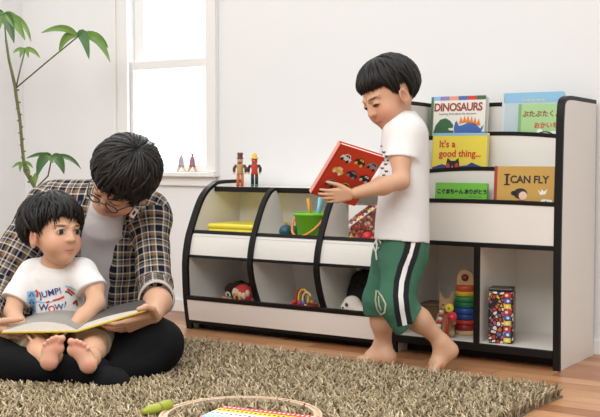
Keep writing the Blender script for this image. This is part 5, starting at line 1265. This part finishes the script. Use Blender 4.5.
dx_ = (q1 - q0).normalized(); sx_ = V((0, 0, 1)).cross(dx_); LN = (q1 - q0).length / 2 + .004
MB().lathe([(.004, -LN - .012), (.0075, -LN - .010), (.009, -LN + .004), (.0135, -LN + .008), (.0140, LN - .006), (.012, LN - .001), (.006, LN)], (0, 0, .012), (sx_, V((0, 0, 1)), dx_), 20).build('barrel', mat('paint_lime', (0.33, 0.36, 0.03), .4), pg)
MB().lathe([(.0142, -.004), (.0148, -.002), (.0148, .002), (.0142, .004)], (0, 0, .012), (sx_, V((0, 0, 1)), dx_), 20).build('band', mat('paint_olive', (0.22, 0.25, 0.02), .4), pg)
# ================================================================== light and camera
wd = bpy.data.worlds.new('daylight'); SC.world = wd; wd.use_nodes = True
bg = wd.node_tree.nodes['Background']; bg.inputs['Color'].default_value = (0.985, 0.995, 1.0, 1); bg.inputs['Strength'].default_value = 1.0
nt_ = wd.node_tree; L_ = nt_.links
g_ = nt_.nodes.new('ShaderNodeTexCoord'); sx = nt_.nodes.new('ShaderNodeSeparateXYZ'); L_.new(g_.outputs['Generated'], sx.inputs[0])
mr = nt_.nodes.new('ShaderNodeMapRange'); mr.inputs['From Min'].default_value = -0.25; mr.inputs['From Max'].default_value = 0.9
mr.inputs['To Min'].default_value = 0.09; mr.inputs['To Max'].default_value = 1.05; L_.new(sx.outputs['Z'], mr.inputs['Value'])
my = nt_.nodes.new('ShaderNodeMapRange'); my.inputs['From Min'].default_value = 0.05; my.inputs['From Max'].default_value = 0.3
my.inputs['To Min'].default_value = 0.0; my.inputs['To Max'].default_value = 2.0; L_.new(sx.outputs['Y'], my.inputs['Value'])
ad = nt_.nodes.new('ShaderNodeMath'); L_.new(mr.outputs[0], ad.inputs[0]); L_.new(my.outputs[0], ad.inputs[1]); L_.new(ad.outputs[0], bg.inputs['Strength'])
def area(name, loc, target, size, size_y, power, col=(1, 1, 1)):
    l = bpy.data.lights.new(name, 'AREA'); l.shape = 'RECTANGLE'; l.size = size; l.size_y = size_y; l.energy = power; l.color = col
    o = bpy.data.objects.new(name, l); COL.objects.link(o); o.location = loc
    o.rotation_euler = (V(target) - V(loc)).to_track_quat('-Z', 'Y').to_euler(); return o
area('window_daylight_front', (-0.3, -3.1, 2.7), (-0.6, 0, 0.35), 3.0, 1.6, 70, (1, 0.975, 0.94))
area('window_daylight_back', (-1.93, WALL + 0.5, 1.5), (-1.7, -1.5, 0.3), 0.9, 1.4, 28, (0.97, 0.99, 1))
cam = bpy.data.cameras.new('camera'); co_ = bpy.data.objects.new('camera', cam); COL.objects.link(co_)
cam.sensor_fit = 'HORIZONTAL'; cam.sensor_width = 36; cam.lens = FPX * 36 / 600; cam.clip_start = 0.05
co_.matrix_world = Matrix.Translation(CAM) @ axes(RT, UP, -FW).to_4x4()
SC.camera = co_
SC.view_settings.view_transform = 'Standard'; SC.view_settings.look = 'None'; SC.view_settings.gamma = 1; SC.view_settings.exposure = 0.22
SC.view_settings.use_curve_mapping = False
